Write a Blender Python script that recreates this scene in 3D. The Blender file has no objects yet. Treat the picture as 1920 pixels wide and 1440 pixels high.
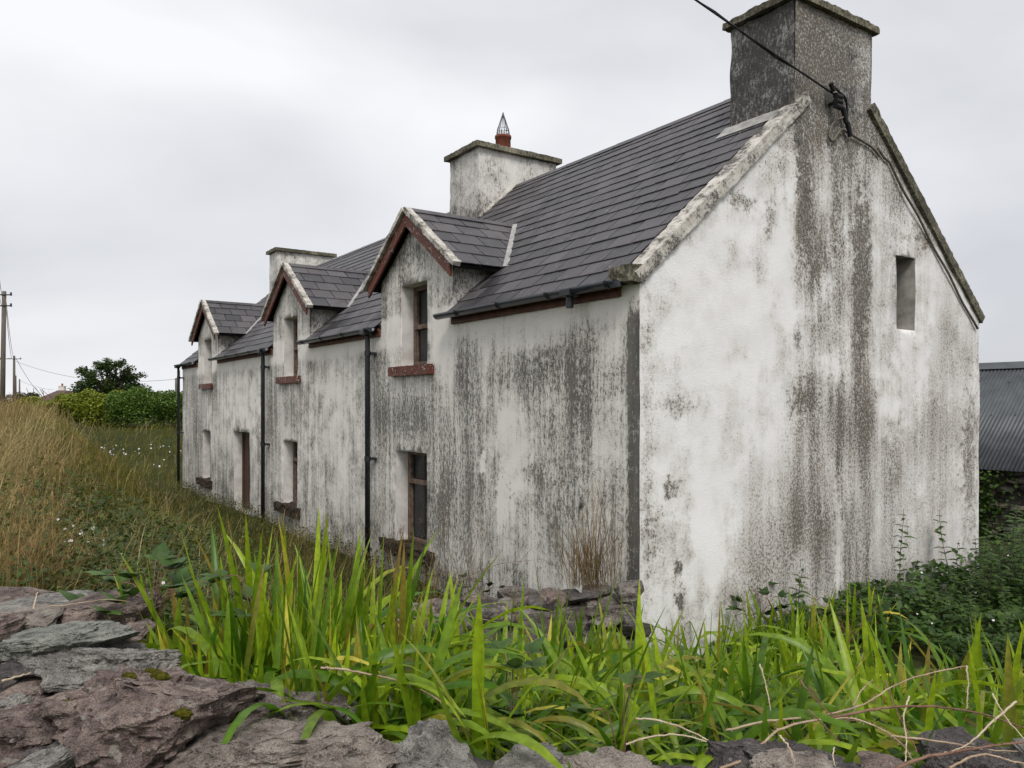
import bpy, bmesh, math, random
import numpy as np
from mathutils import Vector, Matrix, noise
from mathutils.geometry import delaunay_2d_cdt

# ------------------------------------------------------------------ camera, sky, sun, exposure
scene = bpy.context.scene
col = scene.collection
R = math.radians
random.seed(7)
rng = np.random.default_rng(7)

FPX, EYE, HORY = 1470.0, 2.63, 758.0
cam_d = bpy.data.cameras.new('camera')
cam = bpy.data.objects.new('camera', cam_d)
col.objects.link(cam)
cam.location = (0, 0, EYE)
cam.rotation_euler = (R(90), 0, 0)
cam_d.sensor_width = 36.0
cam_d.lens = 36.0 * FPX / 1920.0
cam_d.shift_y = (HORY - 720.0) / 1920.0
cam_d.clip_start = 0.05
cam_d.clip_end = 4000
scene.camera = cam

SUN_DIR = Vector((0.12, -0.80, 1.0)).normalized()      # from the scene towards the sun
sun_d = bpy.data.lights.new('sun', 'SUN')
sun_d.energy = 1.5
sun_d.angle = R(24)
sun_d.color = (1.0, 0.965, 0.92)
sun = bpy.data.objects.new('sun', sun_d)
col.objects.link(sun)
sun.rotation_euler = SUN_DIR.to_track_quat('Z', 'Y').to_euler()

world = bpy.data.worlds.new('World')
scene.world = world
world.use_nodes = True
wn = world.node_tree
wn.nodes.clear()
def wnode(t, **kw):
    n = wn.nodes.new(t)
    for k, v in kw.items():
        setattr(n, k, v)
    return n
w_out = wnode('ShaderNodeOutputWorld')
sky = wnode('ShaderNodeTexSky', sky_type='NISHITA')
sky.sun_disc = False
sky.sun_elevation = math.asin(SUN_DIR.z)
sky.sun_rotation = math.atan2(SUN_DIR.x, SUN_DIR.y)
sky.dust_density = 3.0
bg_sky = wnode('ShaderNodeBackground'); bg_sky.inputs[1].default_value = 0.06
wn.links.new(sky.outputs[0], bg_sky.inputs[0])
# a closed, softly broken cloud deck
tc = wnode('ShaderNodeTexCoord')
mp = wnode('ShaderNodeMapping'); mp.inputs['Scale'].default_value = (1.0, 1.0, 2.1)
mp.inputs['Location'].default_value = (0.35, 0.2, 0.9)
wn.links.new(tc.outputs['Generated'], mp.inputs[0])
n1 = wnode('ShaderNodeTexNoise'); n1.inputs['Scale'].default_value = 1.7; n1.inputs['Detail'].default_value = 5; n1.inputs['Roughness'].default_value = 0.45
n1.inputs['Distortion'].default_value = 0.25
wn.links.new(mp.outputs[0], n1.inputs['Vector'])
cr = wnode('ShaderNodeValToRGB')
cr.color_ramp.elements[0].position = 0.34; cr.color_ramp.elements[0].color = (0.60, 0.615, 0.65, 1)
cr.color_ramp.elements[1].position = 0.64; cr.color_ramp.elements[1].color = (0.90, 0.905, 0.93, 1)
wn.links.new(n1.outputs[0], cr.inputs[0])
bg_cl = wnode('ShaderNodeBackground'); bg_cl.inputs[1].default_value = 0.735
wn.links.new(cr.outputs[0], bg_cl.inputs[0])
mixw = wnode('ShaderNodeMixShader'); mixw.inputs[0].default_value = 0.93
wn.links.new(bg_sky.outputs[0], mixw.inputs[1]); wn.links.new(bg_cl.outputs[0], mixw.inputs[2])
wn.links.new(mixw.outputs[0], w_out.inputs[0])

scene.view_settings.view_transform = 'Standard'
scene.view_settings.look = 'None'
scene.view_settings.gamma = 1.0
scene.view_settings.exposure = 0.62
scene.view_settings.use_curve_mapping = False
scene.render.engine = 'CYCLES'
scene.cycles.max_bounces = 6
scene.cycles.diffuse_bounces = 3
scene.cycles.transparent_max_bounces = 6
scene.cycles.use_denoising = True

# ------------------------------------------------------------------ small helpers
def at(px, py, Y):
    """a point seen at photo pixel (px, py), Y metres in front of the camera"""
    return Vector(((px - 960.0) / FPX * Y, Y, EYE + (HORY - py) / FPX * Y))

def smooth(a, b, x):
    t = np.clip((np.asarray(x, float) - a) / (b - a), 0, 1)
    return t * t * (3 - 2 * t)

def link(o, parent=None):
    col.objects.link(o)
    if parent is not None:
        o.parent = parent
    return o

def tag(o, label=None, cat=None, group=None, kind=None):
    if label: o['label'] = label
    if cat: o['category'] = cat
    if group: o['group'] = group
    if kind: o['kind'] = kind
    return o

def empty(name, loc=(0, 0, 0), rz=0.0):
    o = bpy.data.objects.new(name, None)
    o.empty_display_size = 0.2
    o.location = loc
    o.rotation_euler = (0, 0, rz)
    return link(o)

def obj(name, me, mat=None, parent=None):
    o = bpy.data.objects.new(name, me)
    if mat is not None and len(me.materials) == 0:
        me.materials.append(mat)
    return link(o, parent)

def mesh_np(name, verts, faces, mat=None, cols=None, smooth_shade=False):
    """faces: int array (n,3) or (n,4)"""
    verts = np.asarray(verts, np.float32); faces = np.asarray(faces, np.int32)
    me = bpy.data.meshes.new(name)
    me.vertices.add(len(verts)); me.vertices.foreach_set('co', verts.ravel())
    k = faces.shape[1]
    me.loops.add(faces.size); me.loops.foreach_set('vertex_index', faces.ravel())
    me.polygons.add(len(faces)); me.polygons.foreach_set('loop_start', np.arange(0, faces.size, k, dtype=np.int32))
    if smooth_shade:
        me.polygons.foreach_set('use_smooth', np.ones(len(faces), bool))
    if cols is not None:
        at_ = me.color_attributes.new('Col', 'FLOAT_COLOR', 'POINT')
        c4 = np.ones((len(verts), 4), np.float32); c4[:, :3] = cols
        at_.data.foreach_set('color', c4.ravel())
    me.update(calc_edges=True)
    if mat: me.materials.append(mat)
    return me

class MB:
    """collects simple solids into one mesh"""
    def __init__(s): s.v = []; s.f = []
    def add(s, vs, fs):
        b = len(s.v); s.v += [tuple(v) for v in vs]; s.f += [tuple(i + b for i in f) for f in fs]
    def box(s, a, b):
        x0, y0, z0 = a; x1, y1, z1 = b
        s.add([(x0,y0,z0),(x1,y0,z0),(x1,y1,z0),(x0,y1,z0),(x0,y0,z1),(x1,y0,z1),(x1,y1,z1),(x0,y1,z1)],
              [(0,3,2,1),(4,5,6,7),(0,1,5,4),(1,2,6,5),(2,3,7,6),(3,0,4,7)])
    def beam(s, p0, p1, up, w, h):
        """box along p0-p1; w across, h along `up` (p0,p1 on the bottom centre line)"""
        p0 = Vector(p0); p1 = Vector(p1); d = (p1 - p0).normalized(); up = Vector(up)
        side = d.cross(up).normalized(); up = side.cross(d).normalized()
        q = []
        for p in (p0, p1):
            for a, b in ((-w/2, 0), (w/2, 0), (w/2, h), (-w/2, h)):
                q.append(p + side * a + up * b)
        s.add(q, [(0,1,2,3),(7,6,5,4),(0,4,5,1),(1,5,6,2),(2,6,7,3),(3,7,4,0)])
    def tube(s, pts, rad, n=8, cap=True):
        pts = [Vector(p) for p in pts]
        rs = rad if isinstance(rad, (list, tuple)) else [rad] * len(pts)
        b = len(s.v); ref = Vector((0.13, 0.21, 0.97))
        for i, p in enumerate(pts):
            d = (pts[min(i+1, len(pts)-1)] - pts[max(i-1, 0)]).normalized()
            r = ref if abs(d.dot(ref)) < 0.95 else Vector((1, 0.1, 0))
            u = d.cross(r).normalized(); w = d.cross(u)
            for k in range(n):
                a = 2 * math.pi * k / n
                s.v.append(tuple(p + (u * math.cos(a) + w * math.sin(a)) * rs[i]))
        for i in range(len(pts) - 1):
            for k in range(n):
                k2 = (k + 1) % n
                s.f.append((b+i*n+k, b+i*n+k2, b+(i+1)*n+k2, b+(i+1)*n+k))
        if cap:
            s.f.append(tuple(b + k for k in range(n))[::-1])
            s.f.append(tuple(b + (len(pts)-1)*n + k for k in range(n)))
    def mesh(s, name, mat=None, smooth_shade=False):
        me = bpy.data.meshes.new(name)
        me.from_pydata(s.v, [], s.f); me.update()
        if smooth_shade:
            me.polygons.foreach_set('use_smooth', np.ones(len(me.polygons), bool))
        if mat: me.materials.append(mat)
        return me
    def build(s, name, mat, parent=None, smooth_shade=False, bevel=0.0):
        me = s.mesh(name, mat, smooth_shade)
        o = obj(name, me, None, parent)
        if bevel:
            m = o.modifiers.new('bevel', 'BEVEL'); m.width = bevel; m.segments = 2; m.limit_method = 'ANGLE'
        return o

def roughen(me, amp, sc, seed=0.0, amp2=0.0, sc2=1.0):
    """push vertices along their normals by fractal noise"""
    off = Vector((seed * 3.1, seed * 1.7, seed * 5.3))
    cos = [v.co.copy() for v in me.vertices]; nrm = [v.normal.copy() for v in me.vertices]
    for v, c, n in zip(me.vertices, cos, nrm):
        d = noise.fractal(c * sc + off, 0.9, 2.0, 3) * amp
        if amp2: d += noise.noise(c * sc2 + off) * amp2
        v.co = c + n * d
    me.update()

def dense_box(name, a, b, step, mat, amp, sc, seed=0):
    """a box with a fine mesh and worn, uneven faces"""
    bm = bmesh.new()
    bmesh.ops.create_cube(bm, size=1)
    a = Vector(a); b = Vector(b); s = b - a
    for v in bm.verts:
        v.co = Vector((a.x + (v.co.x + .5) * s.x, a.y + (v.co.y + .5) * s.y, a.z + (v.co.z + .5) * s.z))
    def cut(axis):
        n = max(1, int(round(s[axis] / step)))
        for k in range(1, n):
            co = a.copy(); co[axis] = a[axis] + s[axis] * k / n
            no = Vector((0, 0, 0)); no[axis] = 1
            bmesh.ops.bisect_plane(bm, geom=bm.verts[:] + bm.edges[:] + bm.faces[:], plane_co=co, plane_no=no)
    for ax in range(3): cut(ax)
    me = bpy.data.meshes.new(name); bm.to_mesh(me); bm.free()
    me.update()
    roughen(me, amp, sc, seed)
    if mat: me.materials.append(mat)
    return me

# ------------------------------------------------------------------ material helpers
class S:
    """a shader socket with arithmetic"""
    def __init__(s, g, sock): s.g = g; s.k = sock
    def _op(s, op, o=None, o2=None, clamp=False): return s.g.math(op, s, o, o2, clamp)
    def __add__(s, o): return s._op('ADD', o)
    def __radd__(s, o): return s._op('ADD', o)
    def __sub__(s, o): return s._op('SUBTRACT', o)
    def __rsub__(s, o): return s.g.math('SUBTRACT', o, s)
    def __mul__(s, o): return s._op('MULTIPLY', o)
    def __rmul__(s, o): return s._op('MULTIPLY', o)
    def __truediv__(s, o): return s._op('DIVIDE', o)
    def clamp(s): return s._op('ADD', 0.0, None, True)
    def pow(s, e): return s._op('POWER', e)
    def max(s, o): return s._op('MAXIMUM', o)
    def min(s, o): return s._op('MINIMUM', o)
    def abs(s): return s._op('ABSOLUTE')
    def step(s, a, b): return s.g.mapr(s, a, b)

class G:
    def __init__(g, name):
        g.m = bpy.data.materials.new(name); g.m.use_nodes = True
        g.t = g.m.node_tree; g.t.nodes.clear()
        g.out = g.t.nodes.new('ShaderNodeOutputMaterial')
        g._tc = None
    def n(g, t, **kw):
        x = g.t.nodes.new(t)
        for k, v in kw.items(): setattr(x, k, v)
        return x
    def l(g, a, b):
        if isinstance(a, S): a = a.k
        if hasattr(a, 'links'): g.t.links.new(a, b)
        else:
            if isinstance(a, (tuple, list)) and len(a) == 3 and len(b.default_value) == 4: a = (*a, 1)
            b.default_value = a
    def math(g, op, a, b=None, c=None, clamp=False):
        x = g.n('ShaderNodeMath', operation=op, use_clamp=clamp)
        for i, q in enumerate((a, b, c)):
            if q is not None: g.l(q, x.inputs[i])
        return S(g, x.outputs[0])
    def mapr(g, v, a, b, lo=0.0, hi=1.0, kind='SMOOTHSTEP'):
        x = g.n('ShaderNodeMapRange', interpolation_type=kind)
        g.l(v, x.inputs[0]); g.l(a, x.inputs[1]); g.l(b, x.inputs[2]); g.l(lo, x.inputs[3]); g.l(hi, x.inputs[4])
        return S(g, x.outputs[0])
    def coord(g, which='Object'):
        if g._tc is None: g._tc = g.n('ShaderNodeTexCoord')
        return S(g, g._tc.outputs[which])
    def xyz(g, v):
        x = g.n('ShaderNodeSeparateXYZ'); g.l(v, x.inputs[0])
        return [S(g, o) for o in x.outputs]
    def vec(g, x, y, z):
        c = g.n('ShaderNodeCombineXYZ')
        for i, q in enumerate((x, y, z)): g.l(q, c.inputs[i])
        return S(g, c.outputs[0])
    def scale(g, v, s, loc=(0, 0, 0)):
        m = g.n('ShaderNodeMapping'); g.l(v, m.inputs[0]); m.inputs['Scale'].default_value = s; m.inputs['Location'].default_value = loc
        return S(g, m.outputs[0])
    def noise(g, v, sc, det=3, rough=0.55, dist=0.0, w=None):
        x = g.n('ShaderNodeTexNoise'); x.inputs['Scale'].default_value = sc; x.inputs['Detail'].default_value = det
        x.inputs['Roughness'].default_value = rough; x.inputs['Distortion'].default_value = dist
        g.l(v, x.inputs['Vector'])
        return S(g, x.outputs[0])
    def noisec(g, v, sc, det=3):
        x = g.n('ShaderNodeTexNoise'); x.inputs['Scale'].default_value = sc; x.inputs['Detail'].default_value = det
        g.l(v, x.inputs['Vector'])
        return S(g, x.outputs[1])
    def voro(g, v, sc, feature='F1', out=0):
        x = g.n('ShaderNodeTexVoronoi', feature=feature); x.inputs['Scale'].default_value = sc
        g.l(v, x.inputs['Vector'])
        return S(g, x.outputs[out])
    def mix(g, f, a, b, blend='MIX'):
        x = g.n('ShaderNodeMix', data_type='RGBA', blend_type=blend)
        g.l(f, x.inputs[0]); g.l(a, x.inputs[6]); g.l(b, x.inputs[7])
        return S(g, x.outputs[2])
    def ramp(g, f, stops):
        x = g.n('ShaderNodeValToRGB'); e = x.color_ramp.elements
        while len(e) < len(stops): e.new(0.5)
        for q, (p, c) in zip(e, stops): q.position = p; q.color = (*c, 1)
        g.l(f, x.inputs[0])
        return S(g, x.outputs[0])
    def bump(g, h, strength=0.5, dist=0.01, normal=None):
        x = g.n('ShaderNodeBump'); x.inputs['Strength'].default_value = strength; x.inputs['Distance'].default_value = dist
        g.l(h, x.inputs['Height'])
        if normal is not None: g.l(normal, x.inputs['Normal'])
        return S(g, x.outputs[0])
    def attr(g, name):
        x = g.n('ShaderNodeAttribute'); x.attribute_name = name
        return S(g, x.outputs[0])
    def rand(g):
        x = g.n('ShaderNodeObjectInfo'); y = g.n('ShaderNodeNewGeometry')
        return g.math('FRACT', S(g, x.outputs['Random']) + S(g, y.outputs['Random Per Island']))
    def objrand(g):
        x = g.n('ShaderNodeObjectInfo'); return S(g, x.outputs['Random'])
    def pbr(g, color, rough=0.8, normal=None, spec=0.4, metal=0.0):
        p = g.n('ShaderNodeBsdfPrincipled')
        g.l(color, p.inputs['Base Color']); g.l(rough, p.inputs['Roughness'])
        p.inputs['Specular IOR Level'].default_value = spec; p.inputs['Metallic'].default_value = metal
        if normal is not None: g.l(normal, p.inputs['Normal'])
        g.t.links.new(p.outputs[0], g.out.inputs[0])
        g.p = p
        return g.m

def limewash(name, kind):
    """old white lime render with algae: coordinates are the house's own (x = -t along front, y = depth, z = up)"""
    g = G(name)
    P = g.coord()
    x, y, z = g.xyz(P)
    t = x * -1.0
    fine = g.noise(P, 62, 3, 0.62)
    grit = g.noise(P, 145, 2, 0.6)
    big = g.noise(P, 0.62, 3, 0.5)
    mid = g.noise(P, 2.6, 4, 0.6)
    streak = g.noise(g.scale(P, (7.0, 7.0, 0.42)), 1.0, 4, 0.6, 0.15)
    streakf = g.noise(g.scale(P, (26.0, 26.0, 1.1), (4, 2, 1)), 1.0, 3, 0.6, 0.1)
    def blob(u, w, cu, cw, ru, rw, soft=0.55):
        a_ = (u - cu) * (1.0 / ru); b_ = (w - cw) * (1.0 / rw)
        d = g.math('SQRT', a_ * a_ + b_ * b_) + (warp if min(ru, rw) < .3 else (mid - 0.5) * 2.4)
        return g.mapr(d, 1.35, 0.1)
    warp = (g.noise(P, 9.0, 4, 0.65) - 0.5) * 3.4
    speck = fine * 0.62 + grit * 0.38
    drip = g.noise(g.scale(P, (1.0, 1.0, 0.42)), 33, 4, 0.68)
    if kind == 'front':
        D = big * 0.55 + mid * 0.70 + streak * 0.70 + streakf * 0.40 - 1.075
        D = D + 0.08 * g.mapr(z, 1.0, 0.2) - 0.30 * g.mapr(z, 3.40, 3.62) * g.mapr(z, 4.05, 3.9)
        for cu, cw, ru, rw, a in ((6.05, 2.6, 0.42, 1.6, .14), (5.0, 2.45, 1.3, .45, .24), (3.3, 2.9, .35, .8, .22), (3.7, 1.4, .7, .8, .16),
                                  (5.9, 4.1, .3, .7, .12), (4.8, 4.9, .5, .28, .18), (1.6, 3.1, .7, .35, .18), (0.9, 2.6, .3, .9, .22), (2.9, 1.6, .5, .7, .12), (1.9, 2.7, .3, .5, .14), (1.2, 1.4, .8, .6, .10),
                                  (11.4, 2.6, .5, 1.2, .16), (10.2, 2.5, .7, .35, .15), (18.4, 2.2, 1.0, 1.6, .20), (16.4, 2.8, .3, .8, .12)):
            D = D + blob(t, z, cu, cw, ru, rw) * a
        for cu, cw, ru, rw, a in ((2.2, 2.1, .4, .6, .30), (2.0, 3.4, 1.6, .14, .2), (8.2, 2.4, 1.3, 1.5, .14), (13.6, 2.9, 1.5, .9, .26), (3.9, 3.4, .3, .7, .2), (2.44, 1.45, .12, .40, .6), (2.87, 1.86, .07, .14, .8), (.5, 1.3, .2, .6, .12)):
            D = D - blob(t, z, cu, cw, ru, rw) * a
        corner = g.mapr(t + (mid - 0.5) * 0.10 + (fine - 0.5) * 0.10, 0.21, 0.13) * g.mapr(z, 3.75, 3.6)
        D = D + corner * (0.12 + mid * 0.60)
        base = g.mix(g.mapr(mid, 0.35, 0.7), (0.84, 0.805, 0.75), (0.77, 0.735, 0.68))
        dark = g.mix(g.mapr(streak, 0.35, 0.65), (0.036, 0.038, 0.034), (0.095, 0.090, 0.080))
        soft = g.mix(g.mapr(big, 0.4, 0.6), (0.36, 0.36, 0.325), (0.42, 0.39, 0.345))
        hole = blob(t, z, .91, 1.57, .05, .075)  # vent hole's unlit inside, painted as a black spot on the flat wall
    elif kind == 'gable':
        D = big * 0.45 + mid * 0.62 + streak * 0.30 + streakf * 0.14 - 0.825
        st = g.noise(g.scale(P, (3.0, 3.0, 0.33), (1, 5, 0)), 1.0, 4, 0.62, 0.3)
        col_ = g.mapr(y, 2.0, 2.8) * g.mapr(y, 5.4, 4.1)
        D = D + col_ * (0.05 + g.mapr(st, 0.38, 0.66) * 0.24)
        D = D + g.mapr(z, 5.2, 6.2) * g.mapr(y, 2.1, 2.5) * 0.34 + g.mapr(z, .9, .1) * 0.10
        for cu, cw, ru, rw, a in ((2.62, 5.2, .16, .9, .34), (3.8, 4.4, .22, 1.0, .34), (3.35, 5.4, .2, .7, .18), (3.0, 4.4, .25, .5, .10),
                                  (3.2, 2.5, .9, .55, .13), (3.75, 2.15, .45, .55, .15), (3.7, 3.2, .15, .6, .12), (2.6, 2.7, .3, .25, .2),
                                  (2.6, 1.2, 1.0, .9, .15), (3.6, .9, .7, .8, .13), (1.8, .7, .5, .6, .14), (5.2, 1.3, 1.0, 1.0, .14), (5.8, 2.6, .7, .8, .14),
                                  (1.5, 4.85, .34, .12, .30), (2.05, 4.7, .14, .28, .30), (1.75, 4.1, .3, .3, .22), (.95, 3.2, .12, .10, .2), (2.2, 5.3, .15, .3, .2), (.6, 4.35, .5, .12, .18),
                                  (.55, 2.62, .30, .14, .30), (.45, 1.78, .16, .12, .34), (.55, .62, .08, .16, .5), (.55, .95, .06, .10, .5), (2.5, 3.4, .1, .14, .3), (.10, 2.2, .10, 1.8, .20), (.35, 1.2, .25, .5, .14),
                                  (5.9, 3.6, .3, .6, .22), (6.55, 1.6, .25, 1.3, .30), (5.4, 4.9, .6, .18, .26), (4.7, 5.3, .3, .3, .18), (6.3, 3.3, .4, .4, .16), (4.5, 4.0, .12, .5, .1)):
            D = D + blob(y, z, cu, cw, ru, rw) * a
        for cu, cw, ru, rw, a in ((1.3, 3.6, .9, .7, .30), (1.0, 1.3, .35, 1.0, .28), (2.25, 4.3, .22, .9, .24), (3.3, 1.0, .12, .7, .26), (4.45, 2.7, .35, .6, .26), (5.2, 3.1, .25, .7, .16), (.9, 4.3, .4, .3, .12), (3.15, 3.1, .3, .2, .2)):
            D = D - blob(y, z, cu, cw, ru, rw) * a
        base = g.mix(g.mapr(mid, 0.35, 0.7), (0.86, 0.85, 0.845), (0.78, 0.76, 0.74))
        dark = g.mix(g.mapr(mid, 0.3, 0.7), (0.038, 0.032, 0.027), (0.085, 0.072, 0.052))
        soft = g.mix(g.mapr(big, .4, .6), (0.40, 0.365, 0.325), (0.35, 0.31, 0.255))
        hole = None
    elif kind == 'black':        # chimney face thick with lichen
        D = big * 0.5 + mid * 0.95 + streak * 0.2 - 0.52
        base = (0.50, 0.49, 0.46); dark = g.mix(mid, (0.018, 0.017, 0.018), (0.05, 0.046, 0.042)); soft = (0.17, 0.165, 0.155)
    elif kind == 'cap':
        D = mid * 0.9 + big * 0.4 - 0.36
        base = (0.36, 0.33, 0.25); dark = (0.045, 0.042, 0.032); soft = (0.16, 0.145, 0.10)
    elif kind == 'coping':
        D = mid * 1.5 + big * 0.3 + warp * 0.26 - 0.80
        base = (0.62, 0.585, 0.53); dark = (0.05, 0.045, 0.04); soft = (0.30, 0.28, 0.245)
    else:                        # 'stack': the pale chimneys
        D = mid * 0.85 + big * 0.3 + streak * 0.3 + warp * .07 - 0.66
        D = D + g.mapr(z, 6.95, 6.3) * 0.10
        base = (0.74, 0.72, 0.68); dark = (0.06, 0.055, 0.05); soft = (0.40, 0.37, 0.33)
    # a soft film first, then hard black specks whose density follows the film
    D = D.min(0.40 if kind == 'gable' else 0.48)
    if kind == 'gable':
        sp = g.noise(P, 30, 5, 0.72) * 0.5 + fine * 0.32 + grit * 0.18
        D = D.min(0.36)
    else:
        sp = drip * 0.5 + fine * 0.32 + grit * 0.18
    if kind == 'gable': Df = D + g.mapr(y, 1.6, 3.2) * 0.10 * g.mapr(g.noise(P, 1.1, 4, 0.65), 0.35, 0.6) + g.mapr(z, 2.6, 0.6) * 0.06
    else: Df = D
    film = g.mapr(Df + (sp - 0.5) * 0.8, -0.20, 0.34)
    spk = g.mapr(D * 1.15 + (sp - 0.5) * 3.0, 0.07, 0.47)
    rare = g.mapr(drip * 0.7 + g.noise(P, 17, 2, 0.5) * 0.3 + D * 0.22, 0.625 if kind == 'front' else 0.64, 0.685)
    c = g.mix(film * 0.72, base, soft)
    c = g.mix((spk * 0.86).max(rare * 0.85), c, dark)
    if kind == 'front': c = g.mix(hole, c, (0.008, 0.008, 0.008))
    c = g.mix(g.mapr(grit, 0.60, 0.78) * 0.3, c, (0.84, 0.82, 0.78))
    h = fine * 0.6 + grit * 0.4 + mid * 0.8 - spk * 0.25
    return g.pbr(c, 0.92, g.bump(h, 0.75, 0.012), 0.15)

def simple(name, c0, c1, sc=6.0, rough=0.7, bump=0.3, spec=0.4, dist=0.005, stretch=(1, 1, 1), metal=0.0):
    g = G(name); P = g.scale(g.coord(), stretch)
    n = g.noise(P, sc, 4, 0.6)
    return g.pbr(g.mix(g.mapr(n, 0.3, 0.7), c0, c1), rough, g.bump(g.noise(P, sc * 5, 3) + n, bump, dist), spec, metal)

def painted_wood(name):
    g = G(name); P = g.coord()
    n = g.noise(P, 5, 4, 0.6); w = g.noise(P, 30, 3, 0.65)
    c = g.mix(g.mapr(n, 0.3, 0.7), (0.145, 0.042, 0.024), (0.085, 0.028, 0.018))
    c = g.mix(g.mapr(w + n * 0.4, 0.815, 0.87), c, (0.50, 0.46, 0.38))
    return g.pbr(c, 0.62, g.bump(w, 0.35, 0.004), 0.35)

def slate_mat():
    g = G('slate'); P = g.coord(); r = g.rand()
    W = g.n('ShaderNodeNewGeometry'); wp = S(g, W.outputs['Position'])
    n = g.noise(wp, 3.2, 4, 0.6); f = g.noise(g.scale(wp, (1, 1, 1)), 9, 4, 0.7)
    fine = g.noise(wp, 60, 2, 0.6)
    c = g.ramp((r * 0.75 + n * 0.30 + f * 0.25 - 0.08).clamp(), [(0.18, (0.018, 0.017, 0.018)), (0.5, (0.050, 0.046, 0.050)), (0.9, (0.102, 0.094, 0.099))])
    c = g.mix(g.mapr(f * 0.65 + fine * 0.35, 0.52, 0.68) * 0.45, c, (0.13, 0.12, 0.122))
    c = g.mix(g.mapr(g.noise(wp, 1.7, 5, 0.7), 0.54, 0.70) * 0.6, c, (0.022, 0.020, 0.021))
    c = g.mix(g.mapr(g.noise(wp, 22, 2, 0.5), 0.735, 0.76), c, (0.40, 0.39, 0.36))
    return g.pbr(c, g.mapr(r, 0.0, 1.0, 0.42, 0.68), g.bump(f * 0.7 + fine * 0.3, 0.35, 0.006), 0.45)

def stone_mat(name, a, b, c2, lichen=0.5):
    g = G(name)
    W = g.n('ShaderNodeNewGeometry'); P = S(g, W.outputs['Position'])
    n = g.noise(P, 7, 5, 0.62, 0.4); m = g.noise(P, 26, 4, 0.65); f = g.noise(P, 140, 3, 0.65)
    strata = g.noise(g.scale(P, (4, 5, 26)), 1.6, 4, 0.6, 0.5)
    c = g.ramp((n * 0.55 + strata * 0.35 + m * 0.2).clamp(), [(0.36, a), (0.52, b), (0.70, c2)])
    c = g.mix(g.mapr(f * .6 + m * .4, 0.36, 0.53), g.mix(0.66, c, (0.02, 0.018, 0.018)), c)  # crevice shade painted in: colour darkens where the bump is low
    c = g.mix(g.mapr(g.noise(P, 19, 3, 0.6) + f * 0.3, 0.83 - 0.1 * lichen, 0.9 - 0.08 * lichen) * 0.75, c, (0.42, 0.41, 0.36))
    c = g.mix(g.mapr(f, 0.60, 0.72) * 0.55, c, (0.52, 0.48, 0.42))
    f2 = g.noise(P, 330, 2, 0.6)
    c = g.mix(g.mapr(f2, 0.40, 0.58), g.mix(0.5, c, (0.015, 0.013, 0.012)), c)
    li = g.noise(P, 13, 5, 0.7, 0.6)
    c = g.mix(g.mapr(li, 0.60, 0.635) * (0.35 + 0.35 * lichen), c, (0.40, 0.385, 0.33))
    c = g.mix(g.mapr(li, 0.385, 0.36) * 0.6, c, (0.03, 0.026, 0.024))
    h = strata * 0.8 + m * 0.6 + f * 0.5 + f2 * 0.22
    return g.pbr(c, 0.85, g.bump(h, 1.0, 0.03), 0.3)

def leaf_mat(name, rough=0.45, trans=0.45, spec=0.35):
    """colour comes from the mesh attribute; light passes through the blade"""
    g = G(name)
    W = g.n('ShaderNodeNewGeometry'); P = S(g, W.outputs['Position'])
    v = g.noise(P, 30, 2, 0.5)
    c = g.mix(g.mapr(v, 0.3, 0.7) * 0.35, g.attr('Col'), (0.02, 0.03, 0.005))
    p = g.n('ShaderNodeBsdfPrincipled'); g.l(c, p.inputs['Base Color']); p.inputs['Roughness'].default_value = rough
    p.inputs['Specular IOR Level'].default_value = spec
    tr = g.n('ShaderNodeBsdfTranslucent'); g.l(c, tr.inputs[0])
    mx = g.n('ShaderNodeMixShader'); mx.inputs[0].default_value = trans
    g.t.links.new(p.outputs[0], mx.inputs[1]); g.t.links.new(tr.outputs[0], mx.inputs[2])
    g.t.links.new(mx.outputs[0], g.out.inputs[0])
    return g.m

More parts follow.
